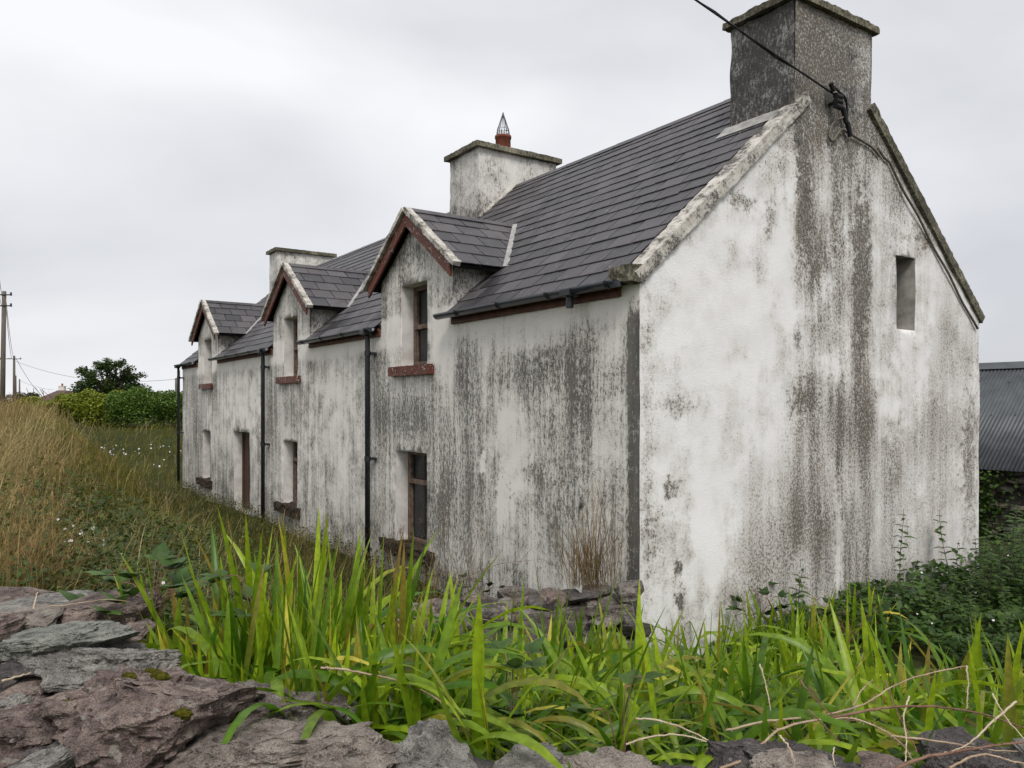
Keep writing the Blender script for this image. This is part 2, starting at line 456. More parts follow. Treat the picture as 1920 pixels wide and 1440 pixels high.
MAT = dict(
    front=limewash('limewash_front', 'front'), gable=limewash('limewash_gable', 'gable'), black=limewash('lichen_render', 'black'),
    stack=limewash('limewash_stack', 'stack'), cap=limewash('cap_concrete', 'cap'), coping=limewash('coping_concrete', 'coping'),
    slate=slate_mat(), wood=painted_wood('red_brown_paint'),
    oldwood=simple('weathered_frame', (0.10, 0.062, 0.045), (0.20, 0.15, 0.12), 14, 0.75, 0.5, 0.25),
    pvc=simple('black_pvc', (0.020, 0.025, 0.031), (0.045, 0.053, 0.063), 5, 0.28, 0.05, 0.5),
    pipe=simple('black_pipe', (0.010, 0.011, 0.014), (0.022, 0.024, 0.028), 8, 0.45, 0.15, 0.45),
    reveal=simple('reveal_plaster', (0.62, 0.595, 0.56), (0.44, 0.415, 0.385), 4, 0.9, 0.3, 0.15),
    door=simple('door_paint', (0.055, 0.026, 0.018), (0.085, 0.042, 0.03), 8, 0.6, 0.3, 0.3),
    fascia=simple('fascia_paint', (0.085, 0.032, 0.021), (0.14, 0.062, 0.042), 7, 0.65, 0.4, 0.3),
    sill_earth=simple('mossy_sill', (0.022, 0.017, 0.013), (0.10, 0.078, 0.058), 26, 0.95, 1.0, 0.1, 0.02),
    niche=simple('niche_plaster', (0.16, 0.15, 0.135), (0.30, 0.285, 0.26), 5, 0.9, 0.3, 0.15),
    lead=simple('lead', (0.24, 0.24, 0.235), (0.42, 0.40, 0.37), 9, 0.55, 0.4, 0.4),
    clay=simple('terracotta', (0.21, 0.062, 0.036), (0.13, 0.045, 0.03), 9, 0.8, 0.3, 0.2),
    wire=simple('galvanised_wire', (0.10, 0.10, 0.11), (0.2, 0.2, 0.21), 20, 0.4, 0.1, 0.5, 0.001, (1, 1, 1), 0.6),
    cable=simple('cable_rubber', (0.006, 0.006, 0.007), (0.014, 0.014, 0.014), 20, 0.6, 0.1, 0.3),
    oldcable=simple('old_cable', (0.10, 0.09, 0.07), (0.17, 0.155, 0.12), 20, 0.7, 0.2, 0.3),
    dark=simple('dark_underlay', (0.010, 0.010, 0.011), (0.018, 0.018, 0.018), 8, 0.9, 0.1, 0.1),
    curtain=simple('net_curtain', (0.42, 0.43, 0.42), (0.30, 0.31, 0.31), 6, 0.9, 0.2, 0.1),
    stone_grey=stone_mat('stone_grey', (0.085, 0.080, 0.073), (0.317, 0.299, 0.271), (0.576, 0.546, 0.492), 0.5),
    stone_purple=stone_mat('stone_purple', (0.050, 0.036, 0.033), (0.250, 0.183, 0.161), (0.552, 0.438, 0.366), 0.6),
    stone_green=stone_mat('stone_green', (0.085, 0.090, 0.076), (0.305, 0.317, 0.275), (0.552, 0.552, 0.480), 0.35),
    stone_dark=stone_mat('stone_dark', (0.057, 0.051, 0.051), (0.124, 0.108, 0.106), (0.240, 0.215, 0.202), 0.15),
    stone_tan=stone_mat('stone_tan', (0.095, 0.078, 0.066), (0.329, 0.275, 0.232), (0.600, 0.522, 0.444), 0.4),
    rubble=stone_mat('rubble', (0.082, 0.063, 0.058), (0.240, 0.196, 0.171), (0.484, 0.448, 0.404), 1.2),
    blade=leaf_mat('sword_leaf', 0.34, 0.45, 0.4), leaf=leaf_mat('leaf', 0.5, 0.3, 0.3), straw=leaf_mat('dry_grass', 0.7, 0.35, 0.15),
    petal=simple('petal_white', (0.78, 0.77, 0.74), (0.70, 0.66, 0.66), 30, 0.7, 0.1, 0.2),
    bark=simple('bark', (0.05, 0.04, 0.03), (0.10, 0.085, 0.065), 12, 0.9, 0.6, 0.15),
    polewood=simple('pole_wood', (0.10, 0.085, 0.068), (0.18, 0.155, 0.125), 8, 0.9, 0.4, 0.15, 0.01, (4, 4, 0.4)),
    cane=simple('dead_cane', (0.28, 0.19, 0.13), (0.46, 0.36, 0.25), 18, 0.75, 0.4, 0.2),
    cane_red=simple('brown_cane', (0.13, 0.065, 0.045), (0.23, 0.14, 0.095), 18, 0.75, 0.4, 0.2),
    cane_pale=simple('bleached_cane', (0.40, 0.31, 0.21), (0.56, 0.47, 0.35), 18, 0.75, 0.4, 0.2),
    moss=simple('moss', (0.045, 0.05, 0.006), (0.12, 0.11, 0.012), 60, 0.95, 1.0, 0.1, 0.01),
    tin=simple('painted_tin', (0.060, 0.068, 0.075), (0.095, 0.104, 0.112), 3, 0.5, 0.1, 0.4),
    bag=simple('black_plastic', (0.012, 0.012, 0.014), (0.035, 0.036, 0.04), 10, 0.25, 0.4, 0.6),
    farwall=simple('far_render', (0.72, 0.68, 0.60), (0.66, 0.62, 0.55), 2, 0.9, 0.1, 0.1),
    farroof=simple('far_tiles', (0.085, 0.055, 0.048), (0.13, 0.085, 0.07), 3, 0.85, 0.2, 0.2),
)
def glass_mat():
    g = G('old_glass'); P = g.coord()
    n = g.noise(P, 3, 4, 0.6)
    p = g.n('ShaderNodeBsdfPrincipled'); p.inputs['Base Color'].default_value = (0.03, 0.032, 0.034, 1); p.inputs['Roughness'].default_value = 0.12
    g.l(g.bump(n, 0.15, 0.01), p.inputs['Normal'])
    tr = g.n('ShaderNodeBsdfTransparent'); tr.inputs[0].default_value = (0.75, 0.78, 0.77, 1)
    mx = g.n('ShaderNodeMixShader'); g.l(g.mapr(n, 0.3, 0.7, 0.4, 0.7), mx.inputs[0])
    g.t.links.new(tr.outputs[0], mx.inputs[1]); g.t.links.new(p.outputs[0], mx.inputs[2]); g.t.links.new(mx.outputs[0], g.out.inputs[0])
    return g.m
MAT['glass'] = glass_mat()

# ------------------------------------------------------------------ terrain
def hgt(x, y):
    x = np.asarray(x, float); y = np.asarray(y, float)
    gard = 0.98 * smooth(7.2, 2.9, y) * (1 - 0.25 * smooth(0.5, 4, x))
    gard = np.where(y < 3.2, np.maximum(gard, 0.95 * smooth(3.2, 2.4, y)), gard)
    p = -0.87 * (x + 2.4) - 0.5 * (y - 4.0)
    a = -0.5 * (x + 2.4) + 0.87 * (y - 4.0)
    hb = np.clip(1.0 + 0.055 * a, 0.9, 2.15)
    bank = smooth(-2.8, 0.9, p) * hb
    far = 1.5 * smooth(23, 40, y) * smooth(2, -8, x) + 0.6 * smooth(45, 110, y) * smooth(2, -8, x)
    z = np.maximum(np.maximum(gard, bank), far)
    z = z + 0.05 * np.sin(x * 1.7 + 0.6 * y) * np.cos(y * 1.3 - 0.4 * x) * smooth(3, 6, np.hypot(x, y))
    return z

def make_ground():
    def axis(lim0, lim1, fine0, fine1, step):
        a = list(np.arange(fine0, fine1 + 1e-6, step)); s = step; q = a[0]
        left = []
        while q > lim0: s *= 1.35; q -= s; left.append(q)
        s = step; q = a[-1]; right = []
        while q < lim1: s *= 1.35; q += s; right.append(q)
        return np.array(left[::-1] + a + right)
    xs = axis(-2500, 2500, -16, 12, 0.25); ys = axis(-300, 3000, 0, 32, 0.25)
    X, Y = np.meshgrid(xs, ys)
    Z = hgt(X, Y)
    V = np.stack([X, Y, Z], -1).reshape(-1, 3)
    nx, ny = len(xs), len(ys)
    i = np.arange(nx - 1)[None, :] + np.arange(ny - 1)[:, None] * nx
    F = np.stack([i, i + 1, i + nx + 1, i + nx], -1).reshape(-1, 4)
    g = G('ground_turf')
    W = g.n('ShaderNodeNewGeometry'); P = S(g, W.outputs['Position'])
    n = g.noise(P, 0.5, 5, 0.6); m = g.noise(P, 9, 4, 0.7)
    c = g.ramp((n * 0.6 + m * 0.4).clamp(), [(0.3, (0.016, 0.020, 0.008)), (0.5, (0.034, 0.042, 0.012)), (0.7, (0.07, 0.068, 0.025))])
    mt = g.pbr(c, 0.95, g.bump(m, 0.8, 0.05), 0.1)
    o = obj('ground', mesh_np('ground', V, F, mt, None, True))
    tag(o, 'rough grassy ground sloping from the lane down to the cottage', None, None, 'structure')
make_ground()

# ------------------------------------------------------------------ the cottage
SL = 0.87                        # roof slope (rise over run)
TH = math.atan(SL)
LEN, DEP, EAVE = 20.35, 6.82, 3.93
RIDGE_Y = DEP / 2
ZR = EAVE + SL * RIDGE_Y
DORM = (4.77, 10.25, 17.18)
DW, DPK, DSL = 1.13, 5.50, 0.70     # dormer half width, top of its roof, its slope
house = empty('cottage', (1.25, 7.68, 0), math.atan2(-0.824, 0.566))
tag(house, 'long derelict whitewashed stone cottage with slate roof and three gabled dormers', 'cottage')

def walls_from_outline(name, outline, holes, to3d, mat, step=0.13, reveal=0.0, reveal_dir=None, reveal_mat=None, amp=0.012, skip_step=False):
    """triangulated panel with openings; hole edges are drawn back as reveals"""
    def dense(poly):
        out = []
        for i, p in enumerate(poly):
            q = poly[(i + 1) % len(poly)]
            L = math.dist(p, q); n = max(1, int(L / step))
            out += [(p[0] + (q[0]-p[0]) * k / n, p[1] + (q[1]-p[1]) * k / n) for k in range(n)]
        return out
    rings = [dense(outline)] + [dense(h) for h in holes]
    def inside(pt, poly):
        c = False; x, y = pt
        for i in range(len(poly)):
            x1, y1 = poly[i]; x2, y2 = poly[i - 1]
            if (y1 > y) != (y2 > y) and x < (x2 - x1) * (y - y1) / (y2 - y1) + x1: c = not c
        return c
    def ok(pt): return inside(pt, outline) and not any(inside(pt, h) for h in holes)
    pts = []; edges = []
    for r in rings:
        b = len(pts); pts += r; edges += [(b + i, b + (i + 1) % len(r)) for i in range(len(r))]
    us = [p[0] for p in outline]; ws = [p[1] for p in outline]
    u = min(us) + step * .5
    while u < max(us):
        w = min(ws) + step * .5
        while w < max(ws):
            p = (u + random.uniform(-.03, .03), w + random.uniform(-.03, .03))
            if ok(p): pts.append(p)
            w += step
        u += step
    V2, E2, F2, *_ = delaunay_2d_cdt([Vector(p) for p in pts], edges, [], 0, 1e-5)
    F2 = [f for f in F2 if ok((sum(V2[i].x for i in f) / 3, sum(V2[i].y for i in f) / 3))]
    V3 = []
    for v in V2:
        p = Vector(to3d(v.x, v.y))
        d = noise.fractal(p * 0.9, 0.9, 2.0, 3) * amp + noise.noise(p * 6.0) * amp * 0.25
        V3.append(p - Vector(reveal_dir) * d)
    me = bpy.data.meshes.new(name)
    nrm = None
    me.from_pydata([tuple(p) for p in V3], [], F2); me.update()
    if sum(p.normal.dot(Vector(reveal_dir)) for p in me.polygons) > 0: me.flip_normals()
    me.materials.append(mat)
    if reveal and reveal_mat: me.materials.append(reveal_mat)
    bm = bmesh.new(); bm.from_mesh(me)
    for f in bm.faces: f.smooth = True
    if reveal:
        n_out = len(rings[0])
        hole_pts = [Vector(p) for r_ in rings[1:] for p in r_]
        keep = set()
        for i, v2 in enumerate(V2):
            if any(abs(v2.x - h.x) < 1e-4 and abs(v2.y - h.y) < 1e-4 for h in hole_pts): keep.add(i)
        bm.verts.ensure_lookup_table()
        be = [e for e in bm.edges if e.is_boundary and e.verts[0].index in keep and e.verts[1].index in keep]
        r = bmesh.ops.extrude_edge_only(bm, edges=be)
        nv = [q for q in r['geom'] if isinstance(q, bmesh.types.BMVert)]
        for v in nv: v.co += Vector(reveal_dir) * reveal
        for q in r['geom']:
            if isinstance(q, bmesh.types.BMFace): q.material_index = 1 if reveal_mat else 0
        for f in bm.faces: pass
    bmesh.ops.recalc_face_normals(bm, faces=bm.faces)
    bm.to_mesh(me); bm.free()
    return me

UPW = [(c - .41, c + .41, 3.19, 4.42) for c in DORM]
LOW = [(4.37, 5.37, 0.50, 1.92), (9.85, 10.71, 0.52, 1.87), (16.87, 17.74, 0.50, 1.88)]
DOOR = (13.15, 14.52, 0.02, 1.96)
front = [(0.0, -0.6), (LEN, -0.6), (LEN, EAVE)]
for c in DORM[::-1]:
    zt = DPK - 0.17
    front += [(c + DW, EAVE), (c + DW, zt - DSL * DW), (c, zt), (c - DW, zt - DSL * DW), (c - DW, EAVE)]
front += [(0.0, EAVE)]
holes = [[(a, z0), (b, z0), (b, z1), (a, z1)] for a, b, z0, z1 in UPW + LOW + [DOOR]]
me = walls_from_outline('wall', front, holes, lambda u, w: (-u, 0, w), MAT['front'], 0.13, 0.30, (0, 1, 0), MAT['reveal'])
fw = obj('wall', me, None, house); fw['label'] = 'streaked white front wall with grey algae stains'

CH0, CH1, CHZ = 2.45, 4.03, 7.33      # near chimney: flush with the gable
gab = [(0.0, -0.6), (DEP, -0.6), (DEP, EAVE), (CH1, ZR - SL * (CH1 - RIDGE_Y)), (CH1, CHZ), (CH0, CHZ), (CH0, EAVE + SL * CH0), (0.0, EAVE)]
gwin = [(4.60, 3.62), (5.06, 3.62), (5.06, 4.59), (4.60, 4.59)]
me = walls_from_outline('gable_wall', gab, [gwin], lambda u, w: (0.0, u, w), MAT['gable'], 0.12, 0.28, (-1, 0, 0), MAT['niche'], 0.02)
gw = obj('gable_wall', me, None, house); gw['label'] = 'white gable wall streaked with brown stains below the chimney'
mb = MB(); mb.box((-0.29, 4.5, 3.5), (-0.25, 5.2, 4.7)); mb.build('window_blocking', MAT['niche'], house)
mb = MB(); mb.box((-LEN, DEP - .25, -.6), (-0.3, DEP, EAVE - 0.02)); mb.build('wall', MAT['reveal'], house)
me = bpy.data.meshes.new('gable_wall')
me.from_pydata([(-LEN, 0.32, -.6), (-LEN, DEP-.3, -.6), (-LEN, DEP-.3, EAVE), (-LEN, RIDGE_Y, ZR - .06), (-LEN, .32, EAVE + .2),
                (-LEN+.3, 0.32, -.6), (-LEN+.3, DEP-.3, -.6), (-LEN+.3, DEP-.3, EAVE), (-LEN+.3, RIDGE_Y, ZR - .06), (-LEN+.3, .32, EAVE + .2)], [],
               [(0,1,2,3,4), (9,8,7,6,5)] + [(i, i+5, (i+1)%5+5, (i+1)%5) for i in range(5)])
obj('gable_wall', me, MAT['reveal'], house)

# windows, sills, door -------------------------------------------------------
def window(a, b, z0, z1, rail, low):
    m = MB(); y0, y1 = 0.20, 0.27
    w = 0.065
    for bx in (((-b, y0, z0), (-b + w, y1, z1)), ((-a - w, y0, z0), (-a, y1, z1)), ((-b + w, y0 + .002, z1 - w), (-a - w, y1, z1)), ((-b + w, y0 - .012, z0), (-a - w, y1, z0 + w * 1.25))):
        m.box(*bx)
    m.box((-b + w, y0 - .02, rail - .035), (-a - w, y1 - .003, rail + .035))
    m.box((-b + w, y0 + .004, rail + .035), (-b + w + .03, y1 - .01, z1 - w)); m.box((-b + w, y0 + .022, z0 + w*1.25), (-b + w + .035, y1 - .01, rail - .035))
    o = m.build('window', MAT['oldwood'], house, bevel=.006)
    for q0, q1 in ((z0 + w, rail - .03), (rail + .03, z1 - w + .01)):
        p = MB(); p.box((-b + w, .248, q0), (-a - w, .253, q1)); p.build('pane', MAT['glass'], o)
    sa, sb = a - .22, b + .36
    if not low: sa, sb = a - .21, b + .30
    me = dense_box('sill', (-sb, -.10 if low else -.085, z0 - (.15 if low else .13)), (-sa, .215, z0 + (.03 if low else .012)), .05, MAT['sill_earth'] if low else MAT['wood'], 0.034 if low else .006, 9 if low else 12, a)
    s = obj('sill', me, None, o); s['label'] = 'crumbling mossy stone sill' if low else 'red-brown painted sill with flaking paint'
    if low:
        # net curtain folds
        n = 40; xs = np.linspace(-b + .3, -a - .02, n); vs = []; fs = []
        for i, x in enumerate(xs):
            yy = .36 + .025 * math.sin(i * 1.3) + .012 * math.sin(i * .47 + a)
            vs += [(x, yy, z0 + .02), (x, yy, rail - .02)]
        for i in range(n - 1): fs.append((2*i, 2*i+2, 2*i+3, 2*i+1))
        me = bpy.data.meshes.new('curtain'); me.from_pydata(vs, [], fs); me.update()
        c = obj('curtain', me, MAT['curtain'], o)
        md = c.modifiers.new('thick', 'SOLIDIFY'); md.thickness = .004
    return o
for a, b, z0, z1 in UPW: window(a, b, z0, z1, 3.80, False)
for a, b, z0, z1 in LOW: window(a, b, z0, z1, z0 + .95, True)
a, b, z0, z1 = DOOR
m = MB()
m.box((-b, .20, z0), (-b + .09, .29, z1)); m.box((-a - .09, .20, z0), (-a, .29, z1)); m.box((-b + .09, .203, z1 - .09), (-a - .09, .29, z1))
door = m.build('door', MAT['door'], house, bevel=.006)
for k in range(7):
    x0 = -b + .09 + k * (b - a - .18) / 7
    m = MB(); m.box((x0 + .003, .235, z0), (x0 + (b - a - .18) / 7 - .003, .27, z1 - .09)); m.build('plank', MAT['door'], door, bevel=.004)
m = MB(); m.tube([(-a - .2, .235, 1.0), (-a - .2, .19, 1.0)], .022, 10); m.tube([(-a - .2, .185, 1.0), (-a - .32, .185, 1.0)], .012, 8); m.build('handle', MAT['pipe'], door)
# blackness behind the glass
m = MB(); m.box((-LEN + .4, 1.4, -.5), (-.45, 1.45, EAVE)); m.build('partition_wall', MAT['oldwood'], house)
m = MB(); m.box((-LEN + .4, .35, 2.55), (-.45, DEP - .3, 2.65)); m.build('upper_floor', MAT['oldwood'], house)

# roof -----------------------------------------------------------------------
EXP, SW, LAP = 0.262, 0.42, 0.10
SLOPE_LEN = (RIDGE_Y + .10) / math.cos(TH)
NC = int(round(SLOPE_LEN / EXP))
EXP = SLOPE_LEN / NC
N_FRONT = Vector((0, -math.sin(TH), math.cos(TH)))
U_FRONT = Vector((0, math.cos(TH), math.sin(TH)))
EAVE_PT = Vector((0, -.10, EAVE - SL * .10))
# underlay slabs
m = MB()
def under(t0, t1, v0):
    p = [Vector((-t0, v0, EAVE + SL * v0)) - N_FRONT * .022, Vector((-t1, v0, EAVE + SL * v0)) - N_FRONT * .022, Vector((-t1, RIDGE_Y, ZR)) - N_FRONT * .022, Vector((-t0, RIDGE_Y, ZR)) - N_FRONT * .022]
    q = [v - N_FRONT * .05 for v in p]
    m.add(p + q, [(0,3,2,1),(4,5,6,7),(0,1,5,4),(1,2,6,5),(2,3,7,6),(3,0,4,7)])
edge = 0.02
for c in DORM:
    under(max(edge, .06), c - DW - .002, -.06); under(c - DW + .002, c + DW - .002, .45); edge = c + DW + .002
under(edge, LEN + .02, -.06)
bk = [(-.06, DEP + .1, EAVE - SL * .1), (-LEN, DEP + .1, EAVE - SL * .1), (-LEN, RIDGE_Y + .004, ZR), (-.06, RIDGE_Y + .004, ZR)]
m.add(bk + [(x, y, z - .06) for x, y, z in bk], [(0,1,2,3),(7,6,5,4),(4,5,1,0),(5,6,2,1),(6,7,3,2),(7,4,0,3)])
roof = m.build('roof', MAT['dark'], house)
roof['label'] = 'dark slate roof'

slate_cache = {}
def slate_mesh(w):
    w = round(w, 2)
    if w not in slate_cache:
        L = EXP + LAP; g_ = .008; th = .012
        m = MB(); m.box((g_, 0, 0), (w - g_, L, th))
        me = m.mesh('slate', MAT['slate'])
        bm = bmesh.new(); bm.from_mesh(me)
        # hand-cut tail: chamfer the lower arris
        es = [e for e in bm.edges if all(v.co.z > th * .9 and v.co.y < .001 for v in e.verts)]
        bmesh.ops.bevel(bm, geom=es, offset=.004, segments=1, affect='EDGES')
        bm.to_mesh(me); bm.free()
        slate_cache[w] = me
    return slate_cache[w]
slate_count = 0
tilt = 0.015 / EXP
field_v, field_f = [], []
def place_slate(M, w, parent, single):
    global slate_count
    me = slate_mesh(w)
    if single:
        o = bpy.data.objects.new('slate', me); link(o, parent); o.matrix_local = M
        slate_count += 1
    else:
        return M, me
def join_field(items, name, parent):
    vs = []; fs = []; b = 0
    for M, me in items:
        for v in me.vertices: vs.append(M @ v.co)
        for p in me.polygons: fs.append([i + b for i in p.vertices])
        b += len(me.vertices)
    me = bpy.data.meshes.new(name); me.from_pydata(vs, [], fs); me.update(); me.materials.append(MAT['slate'])
    o = obj(name, me, None, parent); o['kind'] = 'stuff'
    return o
def gaps(v):
    """intervals of t on the front slope that stay clear of the dormers at depth v"""
    z = EAVE + SL * v
    res = []; e = 0.26
    for c in DORM:
        dz = DPK - .02 - z
        hw = DW - .004 if v < .55 else max(0.0, dz / DSL - .16)
        hw = min(hw, DW + .1)
        if hw <= 0.02: continue
        res.append((e, c - hw)); e = c + hw
    res.append((e, LEN + .03))
    return res
rest = []
for k in range(NC):
    s0 = k * EXP
    v_mid = -.10 + (s0 + EXP * .4) * math.cos(TH)
    for t0, t1 in gaps(v_mid):
        start = (k % 2) * SW / 2 + random.uniform(-.03, .03)
        t = t0
        first = SW - ((t0 - start) % SW)
        while t < t1 - .01:
            w = first if t == t0 else SW
            w = min(w, t1 - t)
            if w < .05:
                t += w; continue
            j = Vector((random.uniform(-.002, .002), 0, 0))
            base = EAVE_PT + U_FRONT * (s0 + random.uniform(-.006, .006) - (.03 if random.random() < .02 else 0)) + N_FRONT * (.015 + random.uniform(0, .003)) + Vector((-(t + w), 0, 0)) + j
            M = Matrix.Translation(base) @ Matrix.Rotation(TH - tilt + random.uniform(-.006, .006), 4, 'X') @ Matrix.Rotation(random.uniform(-.006, .006), 4, 'Z')
            if t < 5.4 and slate_count < 235:
                place_slate(M, w, roof, True)
            else:
                rest.append(place_slate(M, w, roof, False))
            t += w
join_field(rest, 'slate_field', roof)
# ridge tiles
n_r = int(LEN / .45)
for k in range(n_r):
    t0 = .95 + k * .45
    if t0 + .45 > LEN: break
    m = MB()
    for sgn in (-1, 1):
        n_ = Vector((0, sgn * math.sin(TH), math.cos(TH))); d_ = Vector((0, sgn * math.cos(TH), -math.sin(TH)))
        p0 = Vector((-t0 - .003, RIDGE_Y, ZR + .035)); p1 = Vector((-t0 - .447, RIDGE_Y, ZR + .035 + random.uniform(0, .006)))
        a0, a1, b0, b1 = p0, p1, p0 + d_ * .15, p1 + d_ * .15
        q = [a0 + n_ * .008, a1 + n_ * .008, b1 + n_ * .008, b0 + n_ * .008, a0 - n_ * .008, a1 - n_ * .008, b1 - n_ * .008, b0 - n_ * .008]
        m.add(q, [(0,1,2,3),(7,6,5,4),(0,4,5,1),(1,5,6,2),(2,6,7,3),(3,7,4,0)])
    m.build('ridge_tile', MAT['slate'], roof)

# dormers --------------------------------------------------------------------
PH = math.atan(DSL)
for di, c in enumerate(DORM):
    HWD = 1.40                                   # half width of the dormer roof
    m = MB()
    yb = (DPK - EAVE) / SL + .05
    for sg in (1, -1):                           # sg=+1: the side towards the near gable (x larger)
        n_ = Vector((sg * math.sin(PH), 0, math.cos(PH)))
        p = []
        for yy0, dx in ((-.12, 0), (yb, 0), (max(.1, yb - HWD * DSL / SL), HWD), (-.12, HWD)):
            p.append(Vector((-c + sg * dx, yy0, DPK - .03 - DSL * dx)))
        q = [v - n_ * .05 for v in p]
        m.add(p + q, [(0,1,2,3),(7,6,5,4),(0,4,5,1),(1,5,6,2),(2,6,7,3),(3,7,4,0)] if sg < 0 else [(3,2,1,0),(4,5,6,7),(1,5,4,0),(2,6,5,1),(3,7,6,2),(0,4,7,3)])
    dr = m.build('dormer_roof', MAT['dark'], house)
    # slates
    L = HWD / math.cos(PH); nc = 4 + (1 if L / EXP > 5.2 else 0); ex = L / nc
    items = []
    for sg in (1, -1):
        Y = Vector((-sg * math.cos(PH), 0, math.sin(PH))); Z = Vector((sg * math.sin(PH), 0, math.cos(PH))); X = Y.cross(Z)
        for k in range(nc):
            zc = DPK - DSL * HWD + (k + .6) * ex * math.sin(PH)
            ymax = (zc - EAVE) / SL + .10
            yy = -.13; w = SW if k % 2 == 0 else SW * .52
            while yy < ymax:
                w_ = min(w, ymax - yy)
                if w_ > .06:
                    x0 = -c + sg * HWD + sg * .02
                    base = Vector((x0, 0, DPK - DSL * (HWD + .02))) + Y * (k * ex) + Z * random.uniform(.006, .009)
                    base.y = yy if sg > 0 else yy + w_
                    base = base - Y * 0.0
                    Mr = Matrix((X, Y, Z)).transposed().to_4x4()
                    M = Matrix.Translation(base) @ Mr @ Matrix.Rotation(-.014 / ex + random.uniform(-.005, .005), 4, 'X') @ Matrix.Rotation(random.uniform(-.006, .006), 4, 'Z')
                    if k == nc - 1: M = M @ Matrix.Diagonal((1, (ex) / (EXP + LAP), 1, 1))
                    if sg > 0 and di < 2: place_slate(M, w_, dr, True)
                    else: items.append(place_slate(M, w_, dr, False))
                yy += w; w = SW
    join_field(items, 'slate_field', dr)
    # ridge tiles of the dormer
    yy = -.12
    while yy < yb - .1:
        m = MB(); y1 = min(yy + .44, yb)
        for sg in (-1, 1):
            n_ = Vector((sg * math.sin(PH), 0, math.cos(PH))); d_ = Vector((sg * math.cos(PH), 0, -math.sin(PH)))
            p0 = Vector((-c, yy + .003, DPK + .025)); p1 = Vector((-c, y1 - .003, DPK + .025))
            q = [p0 + n_*.007, p1 + n_*.007, p1 + d_*.13 + n_*.007, p0 + d_*.13 + n_*.007]; q += [v - n_ * .014 for v in q]
            f_ = [(0,1,2,3),(7,6,5,4),(0,4,5,1),(1,5,6,2),(2,6,7,3),(3,7,4,0)]
            m.add(q, f_)
        m.build('ridge_tile', MAT['slate'], dr)
        yy += .44
    # verge, bargeboards, cheeks, valley lead
    for sg in (1, -1):
        d_ = Vector((sg * math.cos(PH), 0, -math.sin(PH))); n_ = Vector((sg * math.sin(PH), 0, math.cos(PH)))
        Lv = (HWD + .05) / math.cos(PH)
        me = dense_box('verge', (0, -.05, -.035), (Lv, .07, .030), .04, MAT['coping'], .011, 14, di * 2 + sg)
        o = obj('verge', me, None, dr)
        X = d_; Z = n_; Yv = Z.cross(X)
        o.matrix_local = Matrix.Translation(Vector((-c, -.13, DPK + (.003 if sg > 0 else .0)))) @ Matrix((X, Yv, Z)).transposed().to_4x4()
        o['label'] = 'lichen-crusted mortar verge'
        m = MB(); p0 = Vector((-c + sg * .004, -.150, DPK - .060)); p1 = p0 + d_ * (Lv - .17)
        w_ = .155
        q = [p0, p1, p1 + Vector((0, 0, -w_ / math.cos(PH))), p0 + Vector((0, 0, -w_ / math.cos(PH)))]
        q2 = [v + Vector((0, .035, 0)) for v in q]
        m.add(q + q2, [(0,1,2,3),(7,6,5,4),(0,4,5,1),(1,5,6,2),(2,6,7,3),(3,7,4,0)])
        o = m.build('bargeboard', MAT['wood'], dr, bevel=.004); o['label'] = 'red-brown painted bargeboard'
        # soffit strip between wall and verge
        # cheek
        zt = DPK - .17 - DSL * DW
        xw = -c + sg * DW
        yk = (zt - EAVE) / SL + .1
        m = MB()
        tri = [(xw, .012, EAVE - .12), (xw, .012, zt + .06), (xw, yk + .06, zt + .06), (xw, yk + .06, zt - .05)]
        q = [Vector(v) for v in tri]; q2 = [v - Vector((sg * .14, 0, 0)) for v in q]
        m.add(q + q2, [(0,1,2,3),(7,6,5,4),(0,4,5,1),(1,5,6,2),(2,6,7,3),(3,7,4,0)])
        o = m.build('dormer_cheek', MAT['stack'], dr)
        # valley lead
        m = MB()
        lo_dx = HWD + .02; zlo = DPK - DSL * lo_dx; A = Vector((-c + sg * lo_dx, (zlo - EAVE) / SL, zlo)); B = Vector((-c, (DPK - EAVE) / SL, DPK))
        up = (N_FRONT + n_).normalized() * .030
        e1 = U_FRONT * .0 + Vector((sg, 0, 0)) * .10; e2 = Vector((0, -1, 0)) * .085
        q = [A + up + e2 * .3, A + up * .75 + e1 , B + up * .9 + e1 * .9, B + up + e2 * .3]
        q2 = [v - (N_FRONT + n_).normalized() * .01 for v in q]
        m.add(q + q2, [(0,1,2,3),(7,6,5,4),(0,4,5,1),(1,5,6,2),(2,6,7,3),(3,7,4,0)])
        m.build('valley_flashing', MAT['lead'], dr)

# gutters, fascias, downpipes -------------------------------------------------
GY, GZ, GR = -.170, 3.850, .070
def gutter(t0, t1, outlets=()):
    m = MB(); n = 10
    for k in range(n + 1):
        a = math.pi * k / n
        for x in (-t0, -t1):
            for r in (GR, GR - .006):
                m.v.append((x, GY - math.cos(a) * r, GZ - math.sin(a) * r))
    for k in range(n):
        i = k * 4
        m.f += [(i, i+4, i+6, i+2), (i+1, i+3, i+7, i+5)]
    for k in (0, n): i = k * 4; m.f.append((i, i+2, i+3, i+1))
    for off in (0, 2):                                       # stop ends
        m.f.append(tuple(k * 4 + off for k in range(n + 1)))
    g_ = m.build('gutter', MAT['pvc'], house, True)
    t = t0 + .12
    while t < t1:
        b = MB()
        for k in range(n):
            a0 = math.pi * k / n; a1 = math.pi * (k + 1) / n
            q = []
            for x in (-t + .02, -t - .02):
                for a in (a0, a1):
                    for r in (GR + .001, GR + .005): q.append((x, GY - math.cos(a) * r, GZ - math.sin(a) * r))
            b.add(q, [(1,3,7,5),(0,1,5,4),(2,6,7,3),(0,2,3,1),(4,5,7,6)])
        b.box((-t - .02, GY + GR, GZ - .05), (-t + .02, -.028, GZ + .01))
        b.build('bracket', MAT['pipe'], g_, False)
        t += .98
    return g_
